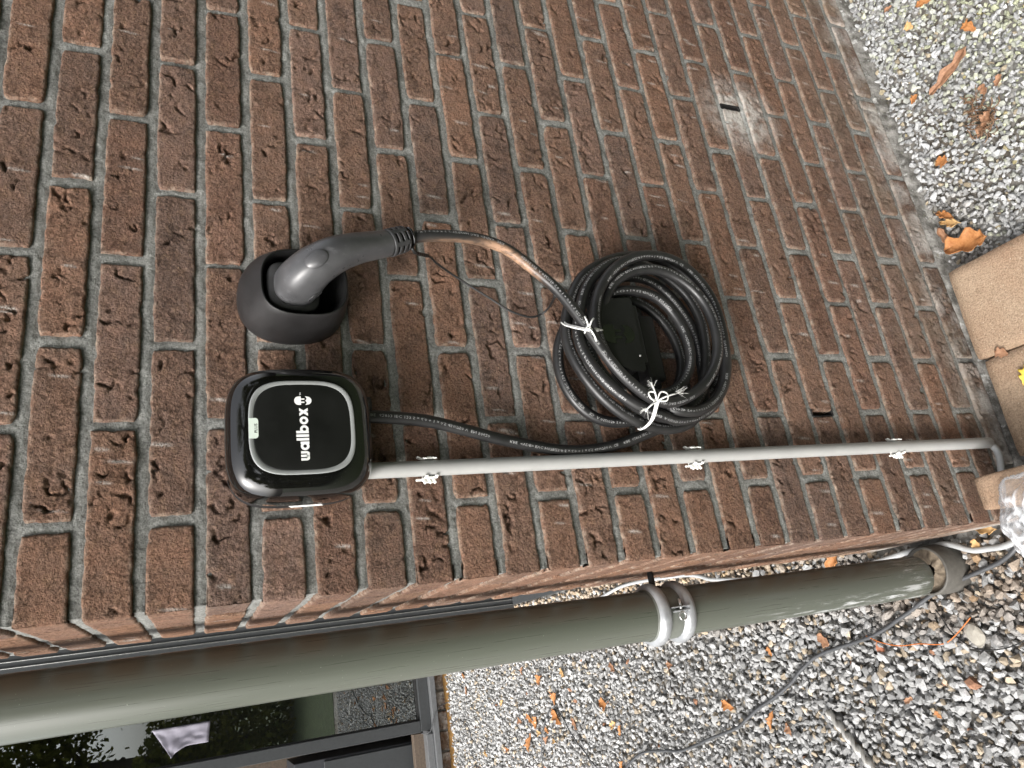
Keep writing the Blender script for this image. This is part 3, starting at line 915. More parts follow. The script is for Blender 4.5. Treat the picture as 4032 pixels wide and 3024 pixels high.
# ------------------------------------------------------------------ charger
BX, BZ = .1857, 1.3640
ch = empty("car_charger", (BX, 0, BZ))
tag(ch, "glossy black rounded-square car charger with a grey light ring, on the brick wall", "car charger")
HW, HH, N_ = .0808, .0848, 120
prof = [(.000, .955), (.004, .975), (.010, .983), (.0195, .986), (.0200, .980), (.0206, .980), (.0211, .988), (.030, .990), (.040, .998), (.047, 1.0), (.053, .996), (.058, .986), (.063, .966), (.067, .938), (.0705, .900), (.0733, .850), (.0752, .800), (.0765, .750), (.0772, .715)]
def ring3(d, s, e=3.75, k=1.0):
    o = super_outline(HW * s, HH * s, N_, e)
    return np.stack([o[:, 0], np.full(N_, -d), o[:, 1]], 1)
obj("back_shell", loft_mesh("back_shell", [ring3(d, s) for d, s in prof[:5]], True, False), M['holder'], ch)
obj("housing", loft_mesh("housing", [ring3(d, s, 3.75 - .3 * max(0, (1 - s))) for d, s in prof[5:]], False, True), M['gloss'], ch)
obj("light_ring", loft_mesh("light_ring", [ring3(.0764, .712, 3.55), ring3(.0779, .705, 3.5), ring3(.0781, .692, 3.45), ring3(.0779, .652, 3.4), ring3(.0774, .645, 3.4)], False, False), M['ring'], ch)
fp = loft_mesh("front_panel", [ring3(.0772, .650, 3.4), ring3(.0778, .642, 3.4), ring3(.0779, .630, 3.4), ring3(.0780, .3, 3.2)], False, True)
obj("front_panel", fp, M['panel'], ch)
YF = -.0780
def disc(cx, cz, r0, r1, a0=0, a1=2 * math.pi, n=40):
    return [(cx + r1 * math.cos(t), cz + r1 * math.sin(t)) for t in np.linspace(a0, a1, n)], [(cx + r0 * math.cos(t), cz + r0 * math.sin(t)) for t in np.linspace(a0, a1, n)]
def annulus(bm, cx, cz, r0, r1, y0, y1, a0=0, a1=2 * math.pi, sx=1.0):
    n = 36
    full = abs(a1 - a0 - 2 * math.pi) < 1e-6
    ts = np.linspace(a0, a1, n + 1)
    for i in range(n):
        t0, t1 = ts[i], ts[i + 1]
        q = [(cx + sx * r0 * math.cos(t0), cz + r0 * math.sin(t0)), (cx + sx * r1 * math.cos(t0), cz + r1 * math.sin(t0)), (cx + sx * r1 * math.cos(t1), cz + r1 * math.sin(t1)), (cx + sx * r0 * math.cos(t1), cz + r0 * math.sin(t1))]
        fa = [bm.verts.new((p[0], y0, p[1])) for p in q]
        bm.faces.new(fa)
def quad(bm, pts, y): bm.faces.new([bm.verts.new((p[0], y, p[1])) for p in pts])
# the word "wallbox", letter by letter: heavy geometric strokes
LW = .0031
bx0 = .1432 - BX + .0012; zb0 = 1.3580 - BZ; XH = .0098; AH = .0142; RO = XH / 2; yL = YF - .00025
bm = bmesh.new(); x = bx0
def bar(x0, x1, z0, z1): quad(bm, [(x0, z0), (x1, z0), (x1, z1), (x0, z1)], yL - .00012)
# w: three stems joined by two round bowls
ww = .0112; sw = .0028
for k in range(3): bar(x + k * (ww - sw) / 2, x + k * (ww - sw) / 2 + sw, zb0 + .0036, zb0 + XH)
for k in range(2):
    c0 = x + sw / 2 + (k + .5) * (ww - sw) / 2; rr = (ww - sw) / 4
    annulus(bm, c0, zb0 + .0036, max(.0001, rr - sw / 2), rr + sw / 2, yL, yL, math.pi, 2 * math.pi)
    quad(bm, [(c0 - rr, zb0 + .0002), (c0 + rr, zb0 + .0002), (c0 + rr, zb0 + .0012), (c0 - rr, zb0 + .0012)], yL - .00004)
x += ww + .0011
annulus(bm, x + RO, zb0 + RO, RO - LW + .0002, RO, yL, yL); bar(x + 2 * RO - LW + .0006, x + 2 * RO + .0006, zb0, zb0 + XH); x += 2 * RO + .0018
for _ in range(2): bar(x, x + LW, zb0, zb0 + AH); x += LW + .0013
bar(x, x + LW, zb0, zb0 + AH); annulus(bm, x + RO, zb0 + RO, RO - LW + .0002, RO, yL - .00004, yL); x += 2 * RO + .0010
annulus(bm, x + RO, zb0 + RO, RO - LW + .0002, RO, yL, yL); x += 2 * RO + .0006
xw = .0100; dx = .0037
quad(bm, [(x, zb0), (x + dx, zb0), (x + xw, zb0 + XH), (x + xw - dx, zb0 + XH)], yL)
quad(bm, [(x, zb0 + XH), (x + dx, zb0 + XH), (x + xw, zb0), (x + xw - dx, zb0)], yL - .00004)
obj("lettering", bm_mesh("lettering", bm), M['white'], ch)
# plug emblem
def emblem(bm, cx, cz, s, y, thick=0.0):
    """cap with two prongs above a scalloped bowl; s = overall height."""
    w = s * .27
    cap = [(cx - w, cz + s * .11), (cx - w, cz + s * .26)] + [(cx + w * math.cos(t), cz + s * .26 + s * .24 * math.sin(t)) for t in np.linspace(math.pi, 0, 18)] + [(cx + w, cz + s * .11)]
    polys = [cap]
    for k in (-1, 1):
        polys.append([(cx + k * w * .36 - w * .15, cz - s * .09), (cx + k * w * .36 + w * .15, cz - s * .09), (cx + k * w * .36 + w * .15, cz + s * .112), (cx + k * w * .36 - w * .15, cz + s * .112)])
    n = 24; top = []
    for t in np.linspace(0, 1, n):
        xx = cx - w + 2 * w * t
        top.append((xx, cz - s * .13 - s * .085 * abs(math.sin(t * 2 * math.pi)) * (1 if .0 <= t <= 1 else 0)))
    bot = [(cx + w * math.cos(t), cz - s * .24 - s * .26 * math.sin(t)) for t in np.linspace(.02, math.pi - .02, 18)]
    # strip between the scalloped top and the round bottom
    bo = []
    for (xx, _) in top:
        u_ = max(-1, min(1, (xx - cx) / w)); bo.append((xx, cz - s * .20 - s * .30 * math.sqrt(max(0, 1 - u_ * u_))))
    for i in range(n - 1):
        polys.append([bo[i], bo[i + 1], top[i + 1], top[i]])
    for P in polys:
        if thick: poly_prism(bm, P, y, y + thick)
        else: quad(bm, P, y)
bm = bmesh.new(); emblem(bm, .2174 - BX, 1.3630 - BZ, .0198, yL)
obj("emblem", bm_mesh("emblem", bm), M['white'], ch)
tv, tt = text_arrays("TM", .0026, 1)
tv = np.stack([tv[:, 0] + .2240 - BX, np.full(len(tv), yL), tv[:, 1] + 1.3648 - BZ], 1)
obj("trade_mark", fast_mesh("trade_mark", tv, tt), M['white'], ch)
pb = [(-.0122, .0062), (-.0122, -.0010)] + [(-.0086 - .0036 * math.cos(t), -.0010 - .0036 * math.sin(t)) for t in np.linspace(0, math.pi / 2, 8)] + [(.0086 + .0036 * math.sin(t), -.0010 - .0036 * math.cos(t)) for t in np.linspace(0, math.pi / 2, 8)] + [(.0122, .0062)]
bm = bmesh.new(); quad(bm, [(p[0] + .1846 - BX, p[1] * .95 + 1.4178 - BZ) for p in pb], yL)
badge = obj("badge", bm_mesh("badge", bm), M['badge'], ch)
tv, tt = text_arrays("PLUS", .0046, 2)
tv = tv * np.array([1.12, 1, 1]); w_ = tv[:, 0].max() - tv[:, 0].min()
tv = np.stack([tv[:, 0] - tv[:, 0].min() - w_ / 2 + .1846 - BX, np.full(len(tv), yL - .0001), tv[:, 1] + 1.4146 - BZ], 1)
obj("badge_text", fast_mesh("badge_text", tv, tt), M['ink'], badge)
bm = bmesh.new()
zz = np.linspace(-.028, .010, 8)
prev = None
for z0 in zz:
    xx = -HW * .9860 * (1 - abs(z0 / (HH * .983)) ** 3.75) ** (1 / 3.75) - .0003
    a = bm.verts.new((xx * .9975, -.0095, z0)); b = bm.verts.new((xx, -.0192, z0 + .004))
    if prev: bm.faces.new((prev[0], a, b, prev[1]))
    prev = (a, b)
obj("side_label", bm_mesh("side_label", bm, True), M['sticker'], ch)
obj("cable_gland", tube_mesh("cable_gland", np.array([(.2262 - BX, -.034, 1.292 - BZ), (.2262 - BX, -.034, 1.283 - BZ), (.2265 - BX, -.034, 1.274 - BZ)]), [.0125, .0125, .0105], 20, up=(0, -1, 0)), M['holder'], ch)

# ------------------------------------------------------------------ connector holder (holster)
HX, HZ = .385, 1.362
ho = empty("connector_holder", (HX, 0, HZ))
tag(ho, "matt black egg-shaped plug holder on the wall beside the charger", "plug holder")
NH = 96
def hring(d, hw, hh, cx, cz, e, tilt=0.0):
    o = super_outline(hw, hh, NH, e, cx, cz)
    return np.stack([o[:, 0], -d - tilt * o[:, 1], o[:, 1]], 1)
outer = [hring(.001, .0600, .0665, 0, -.0005, 2.35), hring(.006, .0630, .0690, 0, 0, 2.35), hring(.018, .0632, .0690, 0, -.0006, 2.35), hring(.030, .0615, .0672, -.0005, -.0018, 2.4), hring(.043, .0580, .0642, -.0016, -.0036, 2.5),
         hring(.055, .0540, .0605, -.0032, -.0060, 2.6), hring(.065, .0505, .0570, -.0046, -.0080, 2.7), hring(.0715, .0480, .0545, -.0056, -.0090, 2.8), hring(.0738, .0466, .0530, -.006, -.0092, 2.8)]
inner = [hring(.0738, .0450, .0514, -.006, -.0092, 2.8), hring(.0715, .0438, .0502, -.0058, -.0090, 2.8), hring(.060, .0428, .0490, -.0045, -.0080, 2.7), hring(.035, .0410, .0470, -.003, -.006, 2.6), hring(.018, .0395, .0450, -.002, -.004, 2.5)]
obj("shell", loft_mesh("shell", outer, False, False), M['holder'], ho)
obj("rim_lip", loft_mesh("rim_lip", [outer[-1] + np.array([0, .0003, 0]), hring(.0746, .0460, .0524, -.006, -.0092, 2.8), inner[0] + np.array([0, .0003, 0])], False, False), M['panel'], ho)
obj("inner_cup", loft_mesh("inner_cup", inner, False, True), M['deep'], ho)
bm = bmesh.new(); emblem(bm, 0, 0, .017, 0, .0004)
eo = obj("emblem", bm_mesh("emblem", bm), M['gloss'], ho, (-.004, -.0580, .0515))
eo.rotation_euler = (math.radians(-64), math.radians(0), math.radians(0))
bm = bmesh.new()
hexp = [(.0055 * math.cos(t), .0055 * math.sin(t)) for t in np.linspace(0, 2 * math.pi, 7)[:-1]]
for i in range(6):
    a, b = hexp[i], hexp[(i + 1) % 6]
    quad(bm, [a, b, (b[0] * .78, b[1] * .78), (a[0] * .78, a[1] * .78)], 0)
annulus(bm, 0, 0, .0018, .0027, 0, 0)
ho2 = obj("hex_mark", bm_mesh("hex_mark", bm), M['plug'], ho, (-.006, -.046, .0360)); ho2.rotation_euler = (math.radians(60), 0, 0)

# ------------------------------------------------------------------ charging cable with its plug
PTS = {"coil":[[0.4413,-0.098,1.2181],[0.4426,-0.1,1.2081],[0.4446,-0.102,1.1943],[0.4469,-0.102,1.1654],[0.4476,-0.1,1.1278],[0.4435,-0.098,1.0974],[0.4346,-0.094,1.0701],[0.3899,-0.09,1.0151],[0.3613,-0.094,0.9949],[0.3277,-0.097,0.9773],[0.3051,-0.097,0.9661],[0.2735,-0.097,0.949],[0.2475,-0.095,0.9297],[0.2274,-0.092,0.9064],[0.2131,-0.088,0.8848],[0.2072,-0.083,0.856],[0.2147,-0.08,0.8221],[0.231,-0.08,0.789],[0.2538,-0.08,0.7622],[0.2866,-0.08,0.7399],[0.3181,-0.08,0.7319],[0.3478,-0.08,0.7316],[0.3798,-0.08,0.7403],[0.4049,-0.08,0.7594],[0.4221,-0.08,0.7829],[0.4313,-0.08,0.8083],[0.4336,-0.078,0.8315],[0.4297,-0.075,0.8553],[0.4213,-0.07,0.8764],[0.4075,-0.062,0.8946],[0.3878,-0.056,0.9074],[0.3623,-0.052,0.9171],[0.3375,-0.052,0.9222],[0.3103,-0.05,0.9195],[0.2768,-0.05,0.9057],[0.2495,-0.05,0.8865],[0.228,-0.05,0.866],[0.2076,-0.058,0.846],[0.1994,-0.064,0.8217],[0.2005,-0.065,0.7912],[0.2127,-0.06,0.7593],[0.2375,-0.055,0.7273],[0.2727,-0.055,0.7084],[0.3076,-0.058,0.7027],[0.3457,-0.06,0.7003],[0.3887,-0.062,0.7052],[0.4221,-0.065,0.7224],[0.4459,-0.068,0.7471],[0.4583,-0.072,0.7776],[0.4598,-0.076,0.8125],[0.4556,-0.078,0.8421],[0.4417,-0.078,0.8743],[0.4205,-0.076,0.9017],[0.3946,-0.073,0.9226],[0.3677,-0.072,0.935],[0.3443,-0.07,0.9398],[0.3214,-0.068,0.9394],[0.295,-0.066,0.9315],[0.2601,-0.062,0.9121],[0.2384,-0.056,0.8863],[0.2294,-0.054,0.8553],[0.2328,-0.055,0.8267],[0.2488,-0.057,0.7994],[0.272,-0.06,0.782],[0.2947,-0.06,0.7736],[0.3177,-0.06,0.7733],[0.3429,-0.06,0.7782],[0.3682,-0.06,0.7883],[0.3889,-0.06,0.8061],[0.4002,-0.06,0.8284],[0.4042,-0.06,0.8568],[0.4036,-0.058,0.8779],[0.3979,-0.052,0.8955],[0.3864,-0.046,0.912],[0.37,-0.044,0.9272],[0.3479,-0.046,0.9401],[0.3255,-0.05,0.9487],[0.2995,-0.055,0.9504],[0.2722,-0.06,0.9423],[0.2485,-0.062,0.928],[0.2257,-0.062,0.9084],[0.2085,-0.062,0.8844],[0.1981,-0.058,0.8527],[0.2003,-0.05,0.812],[0.2211,-0.04,0.7723],[0.2535,-0.035,0.7445],[0.2871,-0.035,0.7302],[0.3213,-0.036,0.7213],[0.3565,-0.036,0.7174],[0.3876,-0.036,0.7223],[0.4164,-0.036,0.7353],[0.4369,-0.038,0.7582],[0.4533,-0.04,0.7866],[0.4602,-0.046,0.817],[0.4598,-0.054,0.8496],[0.4522,-0.06,0.8794],[0.436,-0.062,0.9059],[0.4137,-0.062,0.9298],[0.3893,-0.061,0.9451],[0.3658,-0.058,0.9537],[0.3412,-0.058,0.964],[0.3174,-0.062,0.9686],[0.2905,-0.066,0.9649],[0.2593,-0.068,0.9513],[0.233,-0.068,0.9307],[0.2129,-0.066,0.9044],[0.199,-0.062,0.8741],[0.1903,-0.058,0.8418],[0.1923,-0.05,0.8008],[0.2062,-0.042,0.7595],[0.2282,-0.036,0.7252],[0.2618,-0.03,0.6987],[0.3072,-0.025,0.6813],[0.3587,-0.025,0.6762],[0.4042,-0.025,0.6834],[0.4452,-0.025,0.7024],[0.4708,-0.028,0.7353],[0.4816,-0.032,0.7794],[0.4806,-0.038,0.8262],[0.4687,-0.042,0.868],[0.4504,-0.044,0.9042],[0.4322,-0.044,0.9297],[0.4098,-0.042,0.9473],[0.3871,-0.04,0.9583],[0.366,-0.04,0.9683],[0.3445,-0.042,0.9754],[0.3166,-0.046,0.9791],[0.2895,-0.05,0.9751],[0.2581,-0.052,0.9622],[0.2297,-0.052,0.9418],[0.2076,-0.05,0.9169],[0.1924,-0.046,0.8869],[0.1842,-0.042,0.8545],[0.1838,-0.036,0.8179],[0.1954,-0.028,0.7778],[0.2233,-0.022,0.7472],[0.2593,-0.02,0.7308],[0.2978,-0.02,0.7248],[0.3328,-0.02,0.7212],[0.3661,-0.02,0.7256],[0.395,-0.02,0.7375],[0.4215,-0.02,0.7551],[0.4419,-0.02,0.7791],[0.4498,-0.022,0.8072],[0.4475,-0.025,0.8447],[0.4303,-0.027,0.886],[0.4065,-0.027,0.9196],[0.3808,-0.025,0.9452],[0.3539,-0.023,0.964],[0.3279,-0.021,0.9783],[0.3066,-0.019,0.9839],[0.2833,-0.018,0.985],[0.2584,-0.017,0.979],[0.2356,-0.016,0.9666],[0.2142,-0.016,0.9463],[0.2032,-0.016,0.9195],[0.2017,-0.016,0.8903],[0.2091,-0.015,0.8533],[0.2229,-0.014,0.8159],[0.2516,-0.013,0.7826],[0.2836,-0.012,0.7617],[0.3116,-0.012,0.7554],[0.3377,-0.012,0.7582],[0.364,-0.012,0.767],[0.3846,-0.012,0.781],[0.4017,-0.012,0.8007],[0.4113,-0.012,0.8197],[0.4138,-0.012,0.8494],[0.4059,-0.012,0.874]],
    "feed":[[0.2117,-0.034,1.2871],[0.211,-0.034,1.2677],[0.2095,-0.033,1.2411],[0.2056,-0.03,1.1999],[0.1941,-0.026,1.1506],[0.1815,-0.022,1.1032],[0.1713,-0.018,1.0536],[0.1621,-0.014,0.9978],[0.1625,-0.013,0.9476],[0.1705,-0.013,0.8986],[0.1859,-0.014,0.8464],[0.2016,-0.015,0.7966],[0.2269,-0.013,0.7449],[0.2579,-0.011,0.7045],[0.2944,-0.01,0.6828],[0.3268,-0.01,0.6786]],
    "tether":[[0.4381,-0.08,1.1997],[0.4409,-0.07,1.1913],[0.4469,-0.045,1.1746],[0.4468,-0.028,1.1584],[0.4385,-0.014,1.1318],[0.4232,-0.01,1.1045],[0.4041,-0.009,1.0743],[0.3862,-0.009,1.0481],[0.3769,-0.01,1.0248],[0.3744,-0.012,1.0092],[0.379,-0.018,0.994],[0.3821,-0.035,0.9904],[0.3795,-0.06,0.9969],[0.3771,-0.08,1.0017]],
    "tie_a":[[0.3533,-0.04,0.9795],[0.3375,-0.062,0.9859],[0.3201,-0.09,0.989],[0.3103,-0.105,0.9849],[0.3075,-0.108,0.9792],[0.3179,-0.09,0.9578],[0.3256,-0.07,0.9344]],
    "tie_b":[[0.1803,-0.052,0.8923],[0.177,-0.058,0.8915],[0.1797,-0.07,0.8879],[0.1868,-0.076,0.8827],[0.1951,-0.084,0.8816],[0.2004,-0.1,0.8873],[0.2066,-0.098,0.8804]],
    "knot_a":[0.3087,-0.108,0.979],
    "knot_b":[0.2024,-0.102,0.8891],
    "hook":[[0.3758,-0.064,0.9175],[0.3839,-0.064,0.8693],[0.2637,-0.066,0.8684],[0.2664,-0.066,0.8858],[0.3028,-0.066,0.934]],
    "thin_orange":[[-0.182,0.4814,0.014],[-0.198,0.4464,0.014],[-0.2095,0.3942,0.014],[-0.2076,0.3399,0.014],[-0.2123,0.2872,0.014],[-0.2003,0.2529,0.014],[-0.1645,0.1995,0.014]],
    "thin_black":[[-0.142,0.2731,0.014],[-0.162,0.2638,0.014],[-0.1845,0.2577,0.014],[-0.2107,0.2352,0.014],[-0.2258,0.2062,0.014],[-0.2293,0.1674,0.014],[-0.2264,0.1405,0.014],[-0.218,0.1116,0.014],[-0.212,0.0947,0.014]],
    "grey_cable":[[-0.0343,0.0452,0.016],[-0.0517,0.0645,0.016],[-0.0652,0.0921,0.016],[-0.0768,0.1363,0.016],[-0.09,0.1973,0.016],[-0.1073,0.2637,0.016],[-0.1386,0.3397,0.016],[-0.1576,0.3893,0.016],[-0.183,0.4614,0.016],[-0.1962,0.5329,0.016],[-0.216,0.6435,0.016],[-0.2398,0.7081,0.016],[-0.2841,0.7836,0.016],[-0.319,0.8586,0.016],[-0.3519,0.9495,0.016],[-0.3862,1.0179,0.016],[-0.409,1.077,0.016],[-0.4349,1.186,0.016],[-0.4827,1.3728,0.016],[-0.4904,1.4797,0.016],[-0.4975,1.5819,0.016],[-0.515,1.6626,0.016],[-0.5546,1.7555,0.016],[-0.6034,1.8442,0.016]],
    "wire_loop":[[-0.6039,1.9712,0.014],[-0.5849,2.0158,0.014],[-0.5508,2.0837,0.014],[-0.475,2.1984,0.014],[-0.4043,2.2791,0.014],[-0.3738,2.3321,0.014],[-0.3882,2.4219,0.014],[-0.4556,2.5004,0.014],[-0.5229,2.5444,0.014],[-0.6289,2.5855,0.014],[-0.6895,2.6091,0.014]],
    "wire_curl":[[-0.7315,3.4963,0.014],[-0.7025,3.5388,0.014],[-0.6272,3.6066,0.014],[-0.5193,3.5932,0.014],[-0.4719,3.6769,0.014],[-0.4589,3.8252,0.014],[-0.4892,3.9498,0.014],[-0.5176,3.9939,0.014]],
    "pvc_cable":[[0.0051,0.0584,0.025],[-0.0081,0.0683,0.025],[-0.0237,0.0825,0.025],[-0.0394,0.1151,0.025],[-0.0369,0.152,0.025],[-0.0277,0.2027,0.025],[-0.0186,0.2569,0.025],[-0.0179,0.3014,0.025],[-0.0205,0.3495,0.025],[-0.0239,0.3956,0.025],[-0.0275,0.4439,0.025]],
    "pvc_far":[[0.0182,1.0118,0.02],[0.0366,1.078,0.02],[0.0515,1.1587,0.02],[0.0639,1.3568,0.02],[0.0685,1.4835,0.02],[0.0659,1.5884,0.02],[0.0494,1.7187,0.02],[0.0302,1.8461,0.02]],
    "leaf":{"orange_curl":[-0.0022,0.5187,0.015],
    "brown_by_block":[-0.1834,0.6264,0.015],
    "small560":[-0.1991,0.8384,0.015],
    "brickchip":[-0.2126,0.4593,0.015],
    "l290":[-0.3412,1.0815,0.015],
    "l575":[-0.379,0.899,0.015],
    "l690":[-0.4002,0.8361,0.015],
    "tan_corner":[0.0002,0.1069,0.015],
    "tan2":[-0.0284,0.1386,0.015],
    "s1460":[-0.3246,0.4215,0.015],
    "s1650":[-0.3519,0.3563,0.015],
    "flatstone":[-0.2,0.2092,0.015],
    "f1":[-0.2042,3.6001,0.015],
    "f2":[-0.2868,3.5726,0.015],
    "f3":[-0.3541,3.0019,0.015],
    "f4":[-0.2458,2.4524,0.015],
    "f5":[-0.203,2.6642,0.015],
    "f6":[-0.3256,2.3112,0.015],
    "f7":[-0.3991,2.3315,0.015],
    "f8":[-0.4349,2.5806,0.015],
    "f9":[-0.4164,2.6488,0.015],
    "f10":[-0.5299,2.6833,0.015],
    "f11":[-0.5067,2.483,0.015],
    "f12":[-0.5025,2.3965,0.015],
    "f13":[-0.3439,1.8618,0.015],
    "f14":[-0.4254,2.1621,0.015],
    "f15":[-0.4205,1.8229,0.015],
    "f16":[-0.4348,1.7684,0.015],
    "f17":[-0.4303,2.7829,0.015],
    "f18":[-0.6108,3.3427,0.015],
    "f19":[-0.5758,3.0093,0.015],
    "f20":[-0.2134,1.7484,0.015],
    "f21":[-0.2215,2.2059,0.015],
    "f22":[-0.5584,1.8049,0.015],
    "f23":[-0.2185,1.3466,0.015],
    "f24":[-0.4775,2.5604,0.015],
    "f25":[-0.4607,2.4651,0.015],
    "R_long":[0.9147,-0.1728,0.015],
    "R_root":[0.7777,-0.187,0.015],
    "R_a":[0.9737,-0.2357,0.015],
    "R_b":[1.1024,-0.175,0.015],
    "R_c":[0.9209,-0.0818,0.015],
    "R_d":[0.7499,-0.0859,0.015],
    "R_e":[0.8299,-0.2125,0.015],
    "R_f":[0.8261,-0.2428,0.015],
    "R_g":[1.0833,-0.1288,0.015],
    "R_h":[1.1624,-0.1017,0.015],
    "R_curl1":[0.6376,-0.0477,0.015],
    "R_curl2":[0.6157,-0.0578,0.015],
    "R_big":[0.5545,-0.0718,0.015],
    "R_curl3":[0.5968,-0.0336,0.015]}}
cc = empty("charging_cable", (.205, 0, .88))
tag(cc, "thick black charging cable coiled on the wall hook, its plug resting in the holder", "charging cable")
O_ = np.array([.205, 0, .88])
CR = .0083
coil = smooth_pts(resample(catmull(PTS['coil'], .004), .0075), 3)
feed = smooth_pts(resample(catmull(PTS['feed'], .004), .0075), 2)
nc = len(coil); allp = np.vstack([coil, feed]); y_ref = allp[:, 1].copy()
idx = np.arange(len(allp)); idx[nc:] += 1000
D2 = np.abs(idx[:, None] - idx[None, :])
for it in range(60):                         # strands rest against each other, none runs through another
    diff = allp[:, None, :] - allp[None, :, :]
    dist = np.sqrt((diff ** 2).sum(-1)) + 1e-9
    near = (D2 > 6) & (dist < 2 * CR)
    if not near.any(): break
    need = (2 * CR - dist) * near
    sg = np.sign(y_ref[:, None] - y_ref[None, :] + 1e-7 * (idx[:, None] - idx[None, :]))
    dy = (need * sg).sum(1) / np.maximum(1, near.sum(1)) * .5
    allp[:, 1] += dy
    allp[:, 1] = np.minimum(allp[:, 1], -CR - .0005)
    if it % 3 == 2:
        allp[1:nc - 1, 1] = .25 * allp[:nc - 2, 1] + .5 * allp[1:nc - 1, 1] + .25 * allp[2:nc, 1]
        allp[nc + 1:-1, 1] = .25 * allp[nc:-2, 1] + .5 * allp[nc + 1:-1, 1] + .25 * allp[nc + 2:, 1]
coil = smooth_pts(allp[:nc], 2); feed = smooth_pts(allp[nc:], 1)
coil = resample(catmull(coil, .003), .0035); feed = resample(catmull(feed, .003), .0035)
def cable_obj(name, P, parent, off):
    me = tube_mesh(name, P - off, CR, 20)
    n = len(P); s = np.linspace(0, 1, n); L = np.linalg.norm(np.diff(P, axis=0), axis=1).sum()
    sd = np.zeros((n, 20))
    if name == "cable":
        w = np.exp(-((s * L - .155) / .052) ** 4)
        # underside (towards -x, -z): where the normal points that way
        co = np.zeros(len(me.vertices) * 3, np.float32); me.vertices.foreach_get('co', co); co = co.reshape(-1, 3)[:n * 20].reshape(n, 20, 3)
        nr = (co - (P - off)[:, None, :]) / CR
        k = np.clip((-nr[:, :, 0] * .95 - nr[:, :, 1] * .05 - nr[:, :, 2] * .35 - .10) * 2.2, 0, 1)
        sd = w[:, None] * k
        w2 = np.exp(-((s * L - .075) / .05) ** 4)
        sd = np.maximum(sd, .45 * w2[:, None] * np.clip((-nr[:, :, 0] - .75) * 5, 0, 1))
    fattr(me, 'sand', np.concatenate([sd.ravel(), [0, 0]]))
    return obj(name, me, M['cable'], parent)
cab_a = cable_obj("cable", coil, cc, O_)
cab_b = cable_obj("cable_lead", feed, cc, O_)
tag(cab_b, "straight lead from the charger down to the coil")

# white print running along the sheath
LINE = "KBE  \u25c1VDE\u25b7 EVC H07BZ5-F 5 x 6,0 + 1 x 0,5 450/750 V  CE     KBE  62893 IEC 123 5 x 6,0 + 1 x 0,5 450/750 V  EN 50620      "
LINE = LINE.replace("\u25c1", "<").replace("\u25b7", ">")
tv, tt = text_arrays(LINE, .0052, 1, 0.0)
tv = tv * np.array([1.35, 1, 1])
tw = tv[:, 0].max() + .03
def print_on(P, off, parent, drift, flip, start):
    T, N, B = frames(P)
    s = np.concatenate([[0], np.cumsum(np.linalg.norm(np.diff(P, axis=0), axis=1))])
    view = Vector((-.25, -.93, .25)); view = np.array(view.normalized())
    Rd = view - T * (T @ view)[:, None]; Rd /= np.linalg.norm(Rd, axis=1)[:, None] + 1e-9
    Bd = np.cross(T, Rd)
    x0 = start
    while x0 < s[-1]:
        ss = (x0 + tv[:, 0]); ok = (ss < s[-1] - .01) & (ss > .01)
        hgt = (tv[:, 1] - .0020)
        if flip: ss = (x0 + tw - tv[:, 0]); ok = (ss < s[-1] - .01) & (ss > 0.01); hgt = -hgt
        ssc = np.clip(ss, 0, s[-1])
        ii = lambda A: np.stack([np.interp(ssc, s, A[:, k]) for k in range(3)], 1)
        th = hgt / CR + drift(ssc)
        p = ii(P); r1 = ii(Rd); b1 = ii(Bd)
        p = p + (r1 * np.cos(th)[:, None] + b1 * np.sin(th)[:, None]) * (CR + .00018) - off
        keep = ok[tt].all(1)
        if keep.any():
            f_ = tt[keep]; us_, inv = np.unique(f_, return_inverse=True)
            obj("printed_text", fast_mesh("printed_text", p[us_], inv.reshape(-1, 3)), M['print'], parent)
        x0 += tw
print_on(coil, O_, cab_a, lambda s: -.62 * np.cos(s * 3.1) * np.exp(-s * 3) + .55 * np.sin(s * 2.4 + .6) * (1 - np.exp(-s * 2)), True, -.25)
print_on(feed, O_, cab_b, lambda s: -.25 + .35 * np.sin(s * 6), False, -.18)

# plug: bezel, curved body, boot
pl = empty("plug", tuple(np.array([.395, -.1, 1.33]) - O_)); pl.parent = cc
PO = np.array([.395, -.1, 1.33])
axis = np.array([[378, -62, 1364], [377, -86, 1358], [384, -106, 1344], [395, -116, 1322], [408, -114, 1294], [418, -108, 1270], [427, -102, 1249]], float) / 1000.0
AX = resample(catmull(axis, .002), .003)
n = len(AX); t = np.linspace(0, 1, n)
ra = np.interp(t, [0, .06, .16, .30, .45, .60, .75, .90, 1], np.array([27, 27.5, 27, 25, 22.5, 20, 18, 17, 16.6]) / 1000.0)
rb = np.interp(t, [0, .06, .16, .30, .45, .60, .75, .90, 1], np.array([27, 27, 26.5, 24.5, 22, 19.5, 18, 17, 16.6]) / 1000.0)
UPV = (0, -.25, 1)
body = tube_mesh("handle", AX - PO, ra, 40, True, 2.5, rb, UPV)
obj("handle", body, M['plug'], pl)
Tn, Nn, Bn = frames(AX, UPV)
def sect(P, T, N, B, a, b, e, k=40):
    th = np.linspace(0, 2 * np.pi, k, endpoint=False); c, s = np.cos(th), np.sin(th)
    c = np.sign(c) * np.abs(c) ** (2 / e); s = np.sign(s) * np.abs(s) ** (2 / e)
    return P + N * (a * c)[:, None] + B * (b * s)[:, None]
b0 = AX[0]; T0, N0, B0 = Tn[0], Nn[0], Bn[0]
rings = [sect(b0 - PO + T0 * d, T0, N0, B0, a, a * .97, 3.6) for d, a in ((-.020, .0310), (-.019, .0335), (-.004, .0340), (-.001, .0332), (.0006, .0315))]
obj("bezel", loft_mesh("bezel", rings, True, True), M['boot'], pl)
rings = [sect(b0 - PO + T0 * d, T0, N0, B0, a, a, 2.0) for d, a in ((-.050, .022), (-.018, .026))]
